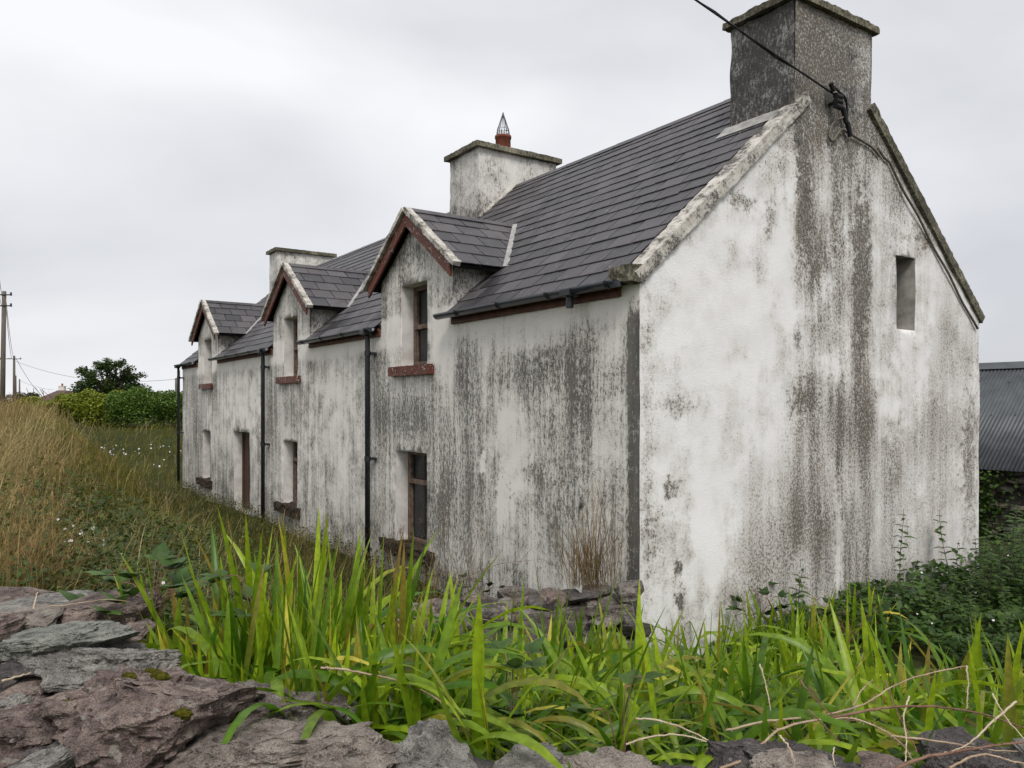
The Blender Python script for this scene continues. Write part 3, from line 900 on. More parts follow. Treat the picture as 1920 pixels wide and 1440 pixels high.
def fascia(t0, t1):
    m = MB(); m.box((-t1, -.034, 3.715), (-t0, -.003, 3.842)); m.box((-t1 + .004, -.05, 3.80), (-t0 - .004, -.035, 3.846))
    o = m.build('fascia', MAT['fascia'], house, bevel=.004); o['label'] = 'peeling red-brown fascia board'
segs = [(.13, DORM[0] - DW), (DORM[0] + DW, DORM[1] - DW), (DORM[1] + DW, DORM[2] - DW), (DORM[2] + DW, LEN)]
for i, (a, b) in enumerate(segs):
    gutter(a + (.0 if i else 0.0) + (.02 if i else 0), b + (.12 if i < 3 else .1)); fascia(a + .01 + (.12 if i == 0 else 0), b - .01)
def downpipe(t, y=-.135, z1=-.1):
    m = MB()
    m.tube([(-t, GY + .02, GZ - .05), (-t, y, GZ - .2), (-t, y, z1)], .042, 14)
    o = m.build('downpipe', MAT['pipe'], house, True)
    m = MB(); m.box((-t - .08, GY - .075, GZ - .10), (-t + .08, GY + .075, GZ - .02)); m.build('hopper', MAT['pipe'], o, False, .01)
    for z in (3.45, 1.75):
        m = MB(); m.tube([(-t, y, z - .04), (-t, y, z + .04)], .052, 14); m.box((-t - .07, y + .03, z - .02), (-t + .07, -.004, z + .02)); m.build('collar', MAT['pipe'], o, False)
for t in (6.13, 11.68, 20.28): downpipe(t)
m = MB(); m.box((-.96, GY - .078, GZ - .08), (-.80, GY + .078, GZ - .005)); m.tube([(-.88, GY, GZ - .08), (-.88, GY, GZ - .2)], .042, 12)
m.build('gutter_outlet', MAT['pipe'], house, False, .008)

# gable copings ---------------------------------------------------------------
def coping(v0, v1, front_side, name, mat, seed, top=.045, below=.085, out=.045, wid=.19):
    s = 1 if front_side else -1
    d_ = Vector((0, s * math.cos(TH), math.sin(TH))); n_ = Vector((0, -s * math.sin(TH), math.cos(TH)))
    L = abs(v1 - v0) / math.cos(TH)
    me = dense_box(name, (0, -below, -wid), (L, top, out), .045, mat, .012, 11, seed)
    me2 = me
    o = obj(name, me2, None, house)
    z0 = EAVE + SL * (v0 if front_side else DEP - v0)
    X = d_; Yv = n_; Zv = Vector((1, 0, 0)) if X.cross(Yv).dot(Vector((1, 0, 0))) > 0 else Vector((-1, 0, 0))
    if Zv.x < 0:
        for v in me2.vertices: v.co.z *= -1
        me2.flip_normals(); me2.update()
    o.matrix_local = Matrix.Translation((0, v0, z0)) @ Matrix((X, Yv, Zv)).transposed().to_4x4()
    return o
coping(-.06, 2.66, True, 'coping', MAT['coping'], 3)['label'] = 'crumbling pale concrete coping of the front slope'
coping(DEP + .06, 3.98, False, 'coping', MAT['cap'], 5, .06, .07, .045)['label'] = 'dark lichened coping of the rear slope'
me = dense_box('kneeler', (-.30, -.15, EAVE - .10), (.035, .06, EAVE + .06), .04, MAT['cap'], .03, 9, 4); obj('kneeler', me, None, house)

# chimneys ---------------------------------------------------------------------
me = dense_box('chimney', (-.93, CH0, 5.6), (-.012, CH1, CHZ - .01), .09, MAT['black'], .02, 3, 2)
ch = obj('chimney', me, None, house); ch['label'] = 'broad chimney flush with the gable, black with lichen'
me = dense_box('chimney_cap', (-1.0, CH0 - .07, CHZ), (.065, CH1 + .07, CHZ + .085), .05, MAT['cap'], .018, 8, 6); obj('chimney_cap', me, None, ch)
m = MB(); zz = EAVE + SL * (CH0 - .02)
q = [Vector((-1.02, CH0 - .16, EAVE + SL * (CH0 - .16))) + N_FRONT * .034, Vector((-.2, CH0 - .16, EAVE + SL * (CH0 - .16))) + N_FRONT * .034, Vector((-.2, CH0 + .03, EAVE + SL * (CH0 + .03))) + N_FRONT * .04, Vector((-1.02, CH0 + .03, EAVE + SL * (CH0 + .03))) + N_FRONT * .04]
m.add(q + [v - N_FRONT * .006 for v in q], [(0,1,2,3),(7,6,5,4),(0,4,5,1),(1,5,6,2),(2,6,7,3),(3,7,4,0)]); m.build('apron_flashing', MAT['lead'], ch)

def stack(t0, t1, v0, v1, ztop, z0, pot, seed):
    me = dense_box('chimney', (-t1, v0, z0), (-t0, v1, ztop), .09, MAT['stack'], .014, 3, seed)
    o = obj('chimney', me, None, house)
    me = dense_box('chimney_cap', (-t1 - .09, v0 - .09, ztop), (-t0 + .09, v1 + .09, ztop + .10), .05, MAT['cap'], .012, 8, seed + 1); obj('chimney_cap', me, None, o)
    # mortar skirt where the stack leaves the slates
    m = MB()
    m.beam((-t0 + .02, v0 - .02, EAVE + SL * (v0 - .02)), (-t0 + .02, RIDGE_Y, ZR), N_FRONT, .09, .06)
    m.beam((-t1 - .02, v0 - .03, EAVE + SL * (v0 - .03) ), (-t0 + .05, v0 - .03, EAVE + SL * (v0 - .03)), N_FRONT, .1, .06)
    m.build('mortar_fillet', MAT['coping'], o, False, .02)
    if pot:
        px, py = -t0 - .26, RIDGE_Y - .12
        m = MB(); b = ztop + .10
        b += .13; m.tube([(px, py, b - .14), (px, py, b + .13), (px, py, b + .14), (px, py, b + .19), (px, py, b + .19), (px, py, b + .05)], [.155, .15, .165, .165, .13, .12], 24, False)
        pt = m.build('chimney_pot', MAT['clay'], o, True)
        m = MB(); zt = b + .63
        for k in range(14):
            a = 2 * math.pi * k / 14
            m.tube([(px + .135 * math.cos(a), py + .135 * math.sin(a), b + .18), (px + .115 * math.cos(a + .1), py + .115 * math.sin(a + .1), b + .32), (px + .012 * math.cos(a), py + .012 * math.sin(a), zt)], .0055, 5)
        for zz, rr in ((b + .22, .132), (b + .27, .125), (b + .33, .114)):
            m.tube([(px + rr * math.cos(a * math.pi / 10), py + rr * math.sin(a * math.pi / 10), zz + (.012 if a % 2 else -.012)) for a in range(21)], .005, 4, False)
        m.tube([(px, py, zt - .07), (px, py, zt + .03)], [.028, .014], 8)
        m.build('wire_cowl', MAT['wire'], pt, True)
    return o
stack(7.05, 8.13, 2.55, 4.42, 7.53, 5.9, True, 3)
stack(19.20, 20.0, 2.6, 4.47, 7.52, 5.9, False, 9)

# overhead service cable and its fittings ------------------------------------------
def worldpt(t, v, z): return house.matrix_world @ Vector((-t, v, z))
bpy.context.view_layer.update()
anchor = worldpt(-.10, 3.05, 6.32)
far_end = Vector((-6.5, 2.2, 9.6))
pts = []
for k in range(25):
    f = k / 24; p = far_end.lerp(anchor, f); p.z -= .35 * math.sin(math.pi * f) ; pts.append(p)
m = MB(); m.tube(pts, .011, 7)
off = [p + Vector((.018 * math.sin(i * 1.9), .01, .022 * math.cos(i * 1.9))) for i, p in enumerate(pts)]
m.tube(off, .009, 6)
tag(m.build('service_cable', MAT['cable'], None, True), 'twisted black service cable swooping down to the near chimney', 'cable')
root = empty('cable_bracket', worldpt(0, 3.1, 6.25), house.rotation_euler.z)
tag(root, 'black insulator bracket with looped leads on the chimney breast', 'bracket')
def loc(y, z, x=0.0): return Vector((x, y - 3.1, z - 6.25))
m = MB(); m.tube([loc(3.12, 6.24, -.02), loc(3.12, 6.24, .13)], .02, 8); m.build('arm', MAT['cable'], root)
for dz in (-.06, 0, .06):
    m = MB(); m.tube([loc(3.06, 6.24 + dz, .12), loc(3.18, 6.24 + dz, .12)], [.035, .035], 10); m.build('insulator', MAT['cable'], root)
m = MB(); m.tube([loc(2.97, 6.42, .12), loc(3.03, 6.34, .12)], [.03, .026], 8); m.build('clamp', MAT['cable'], root)
for y, z in ((3.33, 6.18), (3.36, 6.10), (3.42, 6.02), (3.45, 5.95)):
    m = MB(); m.tube([loc(y - .02, z + .045, .06), loc(y + .02, z - .045, .06)], [.03, .03], 8); m.build('connector', MAT['cable'], root)
def curve(ps, n=8):
    out = []
    P_ = [ps[0]] + list(ps) + [ps[-1]]
    for i in range(1, len(P_) - 2):
        for k in range(n):
            t = k / n; a, b, c, d = P_[i-1], P_[i], P_[i+1], P_[i+2]
            out.append(.5 * ((2*b) + (c-a)*t + (2*a-5*b+4*c-d)*t*t + (3*b-a-3*c+d)*t**3))
    out.append(P_[-2]); return out
for o_ in (0, .03):
    m = MB(); m.tube(curve([loc(2.96 + o_, 6.42, .12), loc(3.12 + o_, 6.36, .12), loc(3.27 + o_, 6.33, .1), loc(3.38, 6.22 + o_, .07), loc(3.40, 6.05, .06)]), .011, 6); m.build('lead', MAT['cable'], root, True)
m = MB(); m.tube(curve([loc(3.34, 6.12, .05), loc(3.15, 6.02, .04), loc(3.06, 5.84, .04), loc(3.14, 5.80, .04), loc(3.30, 5.96, .04), loc(3.46, 5.96, .035), loc(3.75, 5.92, .03), loc(3.98, 5.88, .03), loc(4.15, 5.80, .03)]), .016, 6); m.build('lead', MAT['oldcable'], root, True)
m = MB()
ps = []
for k in range(20):
    v = 4.12 + k * (6.72 - 4.12) / 19; ps.append(loc(v, EAVE + SL * (DEP - v) - .30 + .02 * math.sin(k * 1.1) - .08 * (k < 2), .03))
m.tube(ps, .017, 6); m.build('lead', MAT['oldcable'], root, True)

# ------------------------------------------------------------------ stones
def stone_mesh(name, size, seed, sub, mat, strata=0.5, facets=9, rough=1.0):
    """an angular, bedded field stone about `size` across, origin at its centre"""
    rs = random.Random(seed)
    bm = bmesh.new(); bmesh.ops.create_icosphere(bm, subdivisions=sub, radius=1.0)
    planes = []
    for k in range(facets):
        n = Vector((rs.gauss(0, 1), rs.gauss(0, 1), rs.gauss(0, .9))).normalized(); planes.append((n, rs.uniform(.58, .86)))
    planes.append((Vector((rs.uniform(-.15, .15), rs.uniform(-.15, .15), 1)).normalized(), rs.uniform(.55, .75)))
    off = Vector((seed * 7.13 % 50, seed * 3.71 % 50, seed * 1.37 % 50))
    sx, sy, sz = size
    for v in bm.verts:
        p = v.co.copy()
        p = Vector((math.copysign(abs(p.x) ** .7, p.x), math.copysign(abs(p.y) ** .7, p.y), math.copysign(abs(p.z) ** .7, p.z)))
        for n, d in planes:
            q = p.dot(n) - d
            if q > 0: p -= n * q
        w = Vector((p.x * sx, p.y * sy, p.z * sz)) * .5 / .78
        r = w.normalized() if w.length > 1e-6 else Vector((0, 0, 1))
        m = min(size)
        f = noise.fractal(w * (1.6 / m) * .6 + off, .8, 2.1, 4) * .055 * m * rough
        lay = noise.noise(Vector((w.x * 1.2, w.y * 1.2, w.z * 9.0)) * (.9 / m) * .5 + off) * strata
        step_ = (abs(noise.noise(Vector((w.x * 2.5, w.y * 2.5, w.z * 16)) / m * .35 + off * 1.3)) - .22) * strata
        hz = Vector((r.x, r.y, r.z * .35))
        w += hz * (lay * .10 * m + step_ * .13 * m) + r * f
        rg_ = 1 - abs(noise.noise(w * (2.2 / m) * .9 + off * .7)) * 2; rg2 = 1 - abs(noise.noise(Vector((w.x, w.y, w.z * 2.2)) * (6.0 / m) * .8 + off)) * 2
        w += r * ((rg_ * .05 + rg2 * .028) * m * rough)
        if rough > 1.2:
            vd, vp = noise.voronoi(Vector((w.x, w.y, w.z * 2.2)) * (4.6 / max(size)) + off)
            w += r * (noise.cell(vp[0] * 13.7) * .075 * m - max(0.0, 1 - (vd[1] - vd[0]) / .07) * .030 * m)
            vd, vp = noise.voronoi(Vector((w.x, w.y, w.z * 1.8)) * 17.0 + off)
            w += r * (noise.cell(vp[0] * 9.3) * .007 - max(0.0, 1 - (vd[1] - vd[0]) / .10) * .004)
            bed = max(.03, m * .16); u_ = (w.z + .25 * w.x * math.sin(seed) + noise.noise(w * 3.0 + off) * bed * .9) / bed
            li_ = math.floor(u_); fr = u_ - li_
            sh0 = noise.noise(Vector((li_ * 7.7, seed, 0.5)) + Vector((w.x, w.y, 0)) * 2.5); sh1 = noise.noise(Vector(((li_ + 1) * 7.7, seed, 0.5)) + Vector((w.x, w.y, 0)) * 2.5)
            k_ = min(1, max(0, (fr - .8) / .2)); shf = sh0 * (1 - k_) + sh1 * k_
            w += Vector((r.x, r.y, r.z * .2)) * shf * .17 * m * strata
        w += r * (noise.noise(w * 38 + off) * .006 + noise.noise(w * 90 + off) * .0028) * min(1.5, m / .18)
        v.co = w
    me = bpy.data.meshes.new(name); bm.to_mesh(me); bm.free()
    me.polygons.foreach_set('use_smooth', np.ones(len(me.polygons), bool))
    me.materials.append(MAT[mat]); me.update()
    me.set_sharp_from_angle(angle=R(24))
    return me

sw = empty('dry_stone_wall', (0, 2.4, 0.9))
tag(sw, 'low dry stone wall of big weathered purple and grey field stones', 'stone wall', None, 'thing')
def wall_stone(x0, x1, y0, y1, Y, dep, mat, roll=0, pitch=0, seed=1, sub=4, strata=.6, hfac=.8, yaw=0, facets=9):
    c = at((x0 + x1) / 2, (y0 + y1) / 2, Y)
    w = (x1 - x0) / FPX * Y; h = (y1 - y0) / FPX * Y * hfac
    me = stone_mesh('stone', (w * .90, dep, h * .86), seed, sub, mat, strata * 1.25, facets, 1.35)
    o = obj('stone', me, None, sw)
    o.location = c - sw.location
    o.rotation_euler = (R(pitch), R(roll), R(yaw))
    return o
s3 = wall_stone(100, 472, 1240, 1428, 2.72, .55, 'stone_purple', 4, -8, 11, 6, .9, .92, -8, 11)
s2 = wall_stone(50, 345, 1190, 1330, 3.12, .50, 'stone_grey', 6, -16, 23, 6, .35, .9, 0)
s1 = wall_stone(4, 250, 1158, 1240, 3.2, .42, 'stone_green', -7, -4, 35, 6, .9, .72, -10)
s4 = wall_stone(418, 652, 1296, 1420, 2.95, .36, 'rubble', 8, -6, 47, 5, .6, .9)
s5 = wall_stone(300, 760, 1350, 1520, 2.42, .44, 'stone_tan', -6, -8, 52, 6, .55, .9, 6)
s6 = wall_stone(730, 872, 1366, 1500, 2.48, .30, 'stone_grey', 12, 0, 61, 5, .3, .9)
for a in ((-40, 112, 1315, 1405, 2.70, .40, 'stone_purple', 3, -5, 72, 5, .7), (-30, 60, 1390, 1460, 2.55, .3, 'stone_purple', 8, 0, 71, 4, .7), (0, 60, 1290, 1330, 2.85, .25, 'stone_grey', -6, 0, 70, 4, .7), (62, 118, 1398, 1432, 2.52, .2, 'stone_dark', 14, 0, 69, 4, .6), (180, 300, 1416, 1480, 2.42, .25, 'stone_purple', -4, 0, 68, 4, .6), (10, 140, 1402, 1490, 2.40, .3, 'stone_grey', -12, -5, 83, 5, .5),
          (-20, 72, 1096, 1146, 4.55, .4, 'stone_purple', 4, 0, 94, 4, .6), (10, 205, 1112, 1172, 4.25, .5, 'stone_grey', 2, 0, 105, 5, .7),
          (125, 265, 1116, 1176, 3.95, .45, 'stone_purple', -4, 0, 116, 5, .8), (20, 118, 1142, 1176, 3.75, .3, 'stone_tan', 0, 0, 127, 4, .4),
          (-60, 30, 1136, 1250, 3.55, .4, 'stone_purple', 0, 0, 138, 4, .5), (5, 78, 1232, 1272, 2.98, .25, 'stone_dark', 3, 0, 149, 4, .7),
          (-20, 35, 1252, 1310, 2.9, .3, 'stone_dark', 0, 0, 151, 4, .5), (205, 262, 1172, 1215, 3.5, .3, 'stone_purple', 10, 0, 152, 4, .5), (25, 120, 1262, 1330, 2.95, .3, 'stone_purple', 0, 0, 153, 4, .5),
          (925, 1066, 1402, 1500, 2.52, .28, 'stone_grey', -4, 0, 162, 5, .4), (1055, 1225, 1418, 1520, 2.46, .3, 'stone_tan', 3, 0, 173, 5, .6),
          (862, 940, 1432, 1520, 2.44, .25, 'stone_dark', 0, 0, 174, 4, .5), (1322, 1618, 1372, 1520, 2.62, .34, 'stone_dark', 2, -4, 184, 5, .35),
          (1432, 1570, 1422, 1520, 2.44, .22, 'stone_tan', -3, 0, 195, 5, .5), (1735, 1930, 1394, 1520, 2.62, .34, 'stone_dark', -8, 0, 206, 5, .7),
          (1610, 1745, 1436, 1530, 2.5, .3, 'stone_purple', 4, 0, 217, 4, .5), (1222, 1330, 1434, 1530, 2.5, .3, 'stone_dark', 4, 0, 218, 4, .5), (1900, 2060, 1400, 1520, 2.6, .35, 'stone_grey', 4, 0, 219, 4, .5)):
    wall_stone(*a)
# courses underneath and the side that faces the lane
rs = random.Random(5)
line = [(-3.5, 5.4), (-2.45, 4.2), (-1.35, 3.05), (-.85, 2.55), (0, 2.32), (1.0, 2.34), (2.2, 2.4)]
for i in range(len(line) - 1):
    A = Vector(line[i]); B = Vector(line[i + 1]); n = max(2, int((B - A).length / .27))
    for k in range(n):
        for lev in range(3):
            p = A.lerp(B, (k + rs.random()) / n); nn = (B - A).normalized(); nn = Vector((-nn.y, nn.x))
            p += nn * rs.uniform(-.22, .12)
            if abs(p.x) < .5 and p.y < 1.9: continue
            sz = (rs.uniform(.24, .42), rs.uniform(.22, .36), rs.uniform(.14, .24))
            me = stone_mesh('stone', sz, 300 + i * 50 + k * 3 + lev, 3, rs.choice(['stone_dark', 'stone_dark', 'stone_dark', 'stone_purple']), .5)  # mostly dark stone, painting shade into the gaps between upper stones
            o = obj('stone', me, None, sw); o.location = Vector((p.x, p.y, .78 + lev * .18 + rs.uniform(-.03, .03))) - sw.location
            o.rotation_euler = (rs.uniform(-.2, .2), rs.uniform(-.2, .2), rs.uniform(0, 6))
# moss cushions on the big purple stone
def moss_cushion(parent, px, py, Y, r, seed):
    bm = bmesh.new(); bmesh.ops.create_icosphere(bm, subdivisions=4, radius=1)
    rs = random.Random(seed)
    for v in bm.verts:
        d = 1 + .35 * noise.noise(v.co * 1.8 + Vector((seed, 0, 0))) + .16 * noise.noise(v.co * 9 + Vector((0, seed, 0)))
        v.co = Vector((v.co.x * r * 1.5, v.co.y * r, v.co.z * r * .75)) * d
    me = bpy.data.meshes.new('moss'); bm.to_mesh(me); bm.free(); me.materials.append(MAT['moss']); me.polygons.foreach_set('use_smooth', np.ones(len(me.polygons), bool))
    o = obj('moss', me, None, parent)
    w = at(px, py, Y)
    bpy.context.view_layer.update()
    o.location = parent.matrix_world.inverted() @ w
def surf_y(o, px, py):
    """distance of the stone's surface along the ray through a photo pixel"""
    bpy.context.view_layer.update()
    org = Vector((0, 0, EYE)); d = (at(px, py, 1.0) - org).normalized(); mi = o.matrix_world.inverted()
    hit, loc_, n_, _ = o.ray_cast(mi @ org, (mi.to_3x3() @ d).normalized())
    return (o.matrix_world @ loc_).y if hit else None
for px, py, r, sd in ((285, 1262, .022, 2), (300, 1268, .02, 5), (243, 1268, .017, 8), (340, 1338, .022, 11), (30, 1425, .02, 14)):
    host = s3 if px > 60 else s2
    Y = surf_y(host, px, py)
    if Y: moss_cushion(host, px, py, Y, r, sd)
# scrap of black plastic caught between stones
m = MB()
for k in range(6):
    pts = []
    for i in range(9):
        f = i / 8
        p = at(308 + f * 66 + k * 1.5, 1402 - f * 24 - k * 2.2 + 5 * math.sin(f * 3.1 + k), 2.50 + k * .004); pts.append(p)
    m.tube(pts, [.003 + .004 * math.sin(math.pi * i / 8) for i in range(9)], 6)
tag(m.build('plastic_scrap', MAT['bag'], None, True), 'crumpled strip of black plastic wedged between big purple and tan stones', 'litter')

# broken rubble wall running off the house corner
rb = empty('rubble_wall', (0.2, 7.5, 0.0))
tag(rb, 'low broken rubble wall with pale lichen running off the cottage corner', 'rubble wall', None, 'thing')
rs = random.Random(12)
A = Vector((1.15, 7.45)); B = Vector((-1.55, 7.75))
me = dense_box('mortar_core', (-1.75, -.22, -.3), (.95, .25, .62), .09, MAT['rubble'], .08, 3, 3)
for v in me.vertices:
    f = (v.co.x + 1.75) / 2.7; v.co.z *= (.74 + .56 * f) if v.co.z > 0 else 1
    v.co.y += -.11 * v.co.x
me.update(); obj('mortar_core', me, None, rb)
for k in range(105):
    f = rs.random(); top = rs.random() < .45
    p = A.lerp(B, f); hmax = .90 - .40 * f
    if top: yy = rs.uniform(-.2, .2); zz = hmax - rs.uniform(-.02, .09)
    else: yy = -.26 + rs.uniform(-.06, .05); zz = rs.uniform(.0, hmax)
    sz = (rs.uniform(.12, .36), rs.uniform(.14, .26), rs.uniform(.08, .17))
    me = stone_mesh('stone', sz, 600 + k, 3, rs.choice(['rubble', 'rubble', 'stone_purple', 'stone_dark']), .5)
    o = obj('stone', me, None, rb); o.location = Vector((p.x, p.y + yy, zz)) - rb.location
    o.rotation_euler = (rs.uniform(-.3, .3), rs.uniform(-.3, .3), rs.uniform(-.5, .5))

# ------------------------------------------------------------------ blades and leaves
def blades(base, ang, length, width, lean, curl, segs, c0, c1, fold=0.25, power=1.3, tipw=0.0, twist=None, prof=None):
    """strips growing from base: `lean` is the angle from upright at the root, `curl` what is added towards the tip"""
    base = np.asarray(base, float); n = len(base)
    arr = lambda q: np.broadcast_to(np.asarray(q, float), (n,)).copy()
    ang, length, width, lean, curl = map(arr, (ang, length, width, lean, curl))
    tw = arr(0.0 if twist is None else twist)
    s = np.linspace(0, 1, segs + 1)
    th = lean[:, None] + curl[:, None] * s[None, :] ** power
    dl = length[:, None] / segs
    hx = np.cumsum(np.sin((th[:, 1:] + th[:, :-1]) / 2) * dl, 1); hz = np.cumsum(np.cos((th[:, 1:] + th[:, :-1]) / 2) * dl, 1)
    hx = np.concatenate([np.zeros((n, 1)), hx], 1); hz = np.concatenate([np.zeros((n, 1)), hz], 1)
    ca, sa = np.cos(ang)[:, None], np.sin(ang)[:, None]
    C_ = np.stack([base[:, 0:1] + hx * ca, base[:, 1:2] + hx * sa, base[:, 2:3] + hz], -1)
    nx = np.cos(th); nz = -np.sin(th)
    N_ = np.stack([nx * ca, nx * sa, nz], -1)
    side = np.stack([-sa + 0 * th, ca + 0 * th, 0 * th], -1)
    t_ = tw[:, None] * (0.3 + s[None, :])
    Sd = side * np.cos(t_)[..., None] + N_ * np.sin(t_)[..., None]
    N2 = N_ * np.cos(t_)[..., None] - side * np.sin(t_)[..., None]
    if prof is None: prof = np.minimum(1, .55 + 2.2 * s) * np.clip((1 - s) * 3.6, 0, 1) ** .8
    w = width[:, None] * (prof[None, :] + tipw * (s[None, :] == 1)) * .5
    c0 = np.broadcast_to(np.asarray(c0, float), (n, 3)); c1 = np.broadcast_to(np.asarray(c1, float), (n, 3))
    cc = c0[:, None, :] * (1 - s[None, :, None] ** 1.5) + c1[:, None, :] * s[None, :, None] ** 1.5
    m_ = segs + 1
    if fold > 0:
        L_ = C_ - Sd * w[..., None]; R_ = C_ + Sd * w[..., None]; M_ = C_ - N2 * (w * fold)[..., None]
        V = np.stack([L_, M_, R_], 2).reshape(n, m_ * 3, 3); k = 3
    else:
        V = np.stack([C_ - Sd * w[..., None], C_ + Sd * w[..., None]], 2).reshape(n, m_ * 2, 3); k = 2
    cols = np.repeat(cc[:, :, None, :], k, 2).reshape(n, m_ * k, 3)
    q = []
    for i in range(segs):
        for j in range(k - 1):
            q.append((i * k + j, i * k + j + 1, (i + 1) * k + j + 1, (i + 1) * k + j))
    F = np.asarray(q)[None] + (np.arange(n) * m_ * k)[:, None, None]
    return V.reshape(-1, 3), F.reshape(-1, 4), cols.reshape(-1, 3), C_[:, -1]

class Bag:
    def __init__(s): s.V = []; s.F = []; s.C = []; s.n = 0
    def add(s, V, F, C):
        s.V.append(V); s.F.append(F + s.n); s.C.append(C); s.n += len(V)
    def blades(s, *a, **k):
        V, F, C, T = blades(*a, **k); s.add(V, F, C); return T
    def leaves(s, pos, size, c, flat=0.5, asp=.6, rg=rng):
        """diamond leaves turned every way; flat: how much they lie level"""
        pos = np.asarray(pos, float); n = len(pos)
        size = np.broadcast_to(np.asarray(size, float), (n,))
        nr = rg.normal(size=(n, 3)); nr[:, 2] = np.abs(nr[:, 2]) + flat * 2; nr /= np.linalg.norm(nr, axis=1)[:, None]
        d = rg.normal(size=(n, 3)); d -= nr * (d * nr).sum(1)[:, None]; d /= np.linalg.norm(d, axis=1)[:, None]
        e = np.cross(nr, d)
        L = size[:, None]
        V = np.stack([pos - d * L * .5, pos + e * L * asp * .5 - nr * L * .08, pos + d * L * .5, pos - e * L * asp * .5 - nr * L * .08], 1).reshape(-1, 3)
        F = (np.arange(n) * 4)[:, None] + np.arange(4)[None]
        c = np.broadcast_to(np.asarray(c, float), (n, 3))
        s.add(V, F, np.repeat(c, 4, 0))
    def mesh(s, name, mat):
        return mesh_np(name, np.concatenate(s.V), np.concatenate(s.F), mat, np.concatenate(s.C), True)
    def build(s, name, mat, parent=None):
        return obj(name, s.mesh(name, mat), None, parent)

def jitter_col(n, a, b, k=1.0):
    f = rng.random((n, 1)) ** k
    c = np.asarray(a)[None] * (1 - f) + np.asarray(b)[None] * f
    return c * (0.82 + .36 * rng.random((n, 1)))

c_h, s_h = math.cos(house.rotation_euler.z), math.sin(house.rotation_euler.z)
def house_local(x, y):
    dx, dy = x - 1.25, y - 7.68
    return dx * c_h + dy * s_h, -dx * s_h + dy * c_h
def outside_house(x, y, m=.05):
    lx, ly = house_local(x, y)
    return ~((lx < m) & (lx > -LEN - m) & (ly > -m) & (ly < DEP + m))
def on_ground(x, y, dz=0.0): return np.stack([x, y, hgt(x, y) + dz], -1)

GREEN_A, GREEN_B = (0.045, 0.145, 0.008), (0.27, 0.43, 0.018)
YEL = (0.52, 0.52, 0.07); RUST = (0.30, 0.13, 0.04)

class LeafSet:
    """sword leaves: the nearest become leaf objects of their own, the rest one mass"""
    def __init__(s): s.items = []
    def blades(s, base, *a, **k):
        V, F, C, T = blades(base, *a, **k); n = len(base); m_ = len(V) // n
        F0 = F[:len(F) // n]
        for i in range(n): s.items.append((V[i*m_:(i+1)*m_], F0, C[i*m_:(i+1)*m_]))
    def build(s, root, limit=300):
        o_ = np.array(root.location)
        s.items.sort(key=lambda q: q[0][:, 1].mean())
        for V, F, C in s.items[:limit]:
            p = V[1].copy(); o = obj('leaf', mesh_np('leaf', V - p, F, MAT['blade'], C, True), None, root); o.location = p - o_
        b = Bag()
        for V, F, C in s.items[limit:]: b.add(V - o_, F, C)
        if b.n:
            o = b.build('leaf_mass', MAT['blade'], root); o['kind'] = 'stuff'

def sword_clump(bag, cx, cy, rx, ry, n, l0, l1, lean=.22, curl=.8, wid=(.022, .044), bright=0.0, segs=9, zoff=-.03, arched=.5):
    a = rng.random(n) * 2 * np.pi; r = np.sqrt(rng.random(n))
    x = cx + rx * r * np.cos(a); y = cy + ry * r * np.sin(a)
    out = np.arctan2((y - cy) / ry, (x - cx) / rx)
    ang = np.where(rng.random(n) < .55, out + rng.normal(0, .7, n), rng.random(n) * 2 * np.pi)
    L = l0 + (l1 - l0) * rng.random(n)
    le = np.abs(rng.normal(0, lean, n)) + .03
    arch = rng.random(n) < arched
    cu = np.where(arch, rng.uniform(1.5, 2.9, n), np.abs(rng.normal(0, .30, n))) * curl
    L = np.where(arch, L * 1.12, L); le = np.where(arch, le + rng.uniform(.05, .35, n), le)
    c = jitter_col(n, GREEN_A, GREEN_B)
    yl = rng.random(n) < .04 + bright; c[yl] = jitter_col(yl.sum(), (0.34, 0.42, 0.03), YEL)
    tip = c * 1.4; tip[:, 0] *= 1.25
    ru = rng.random(n) < .12; tip[ru] = jitter_col(ru.sum(), RUST, YEL)
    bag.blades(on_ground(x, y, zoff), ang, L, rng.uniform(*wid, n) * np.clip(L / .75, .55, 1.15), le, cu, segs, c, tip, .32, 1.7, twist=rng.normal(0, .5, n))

# the tall clump behind the wall
b = LeafSet()
for px, Y, rx, ry, n, l0, l1 in ((430, 4.0, .45, .35, 84, .65, 1.15), (550, 4.2, .5, .4, 125, .8, 1.42), (650, 4.1, .45, .4, 105, .7, 1.26), (750, 4.1, .4, .4, 80, .6, 1.02),
                                 (510, 3.5, .45, .28, 85, .5, .95), (630, 3.35, .4, .28, 85, .5, .92), (730, 3.3, .35, .3, 70, .5, .8), (390, 3.75, .32, .25, 50, .5, .85), (340, 3.9, .25, .25, 30, .45, .8), (440, 3.45, .3, .2, 40, .45, .8)):
    sword_clump(b, (px - 960) / FPX * Y, Y, rx, ry, n, l0, l1, .17, .95, bright=.02)
for px, Y, n in ((385, 3.55, 16), (450, 3.4, 18), (520, 3.2, 20), (590, 3.1, 20), (660, 3.02, 20), (730, 2.98, 18), (800, 2.95, 16)):
    sword_clump(b, (px - 960) / FPX * Y, Y, .2, .1, n, .55, .95, .3, 1.05, (.024, .044), .02, 11, .16, .85)
root = empty('sword_leaf_clump', (-1.1, 3.9, float(hgt(-1.1, 3.9))))
tag(root, 'tall clump of bright yellow-green sword leaves rising behind the big purple stones', 'plant')
b.build(root)
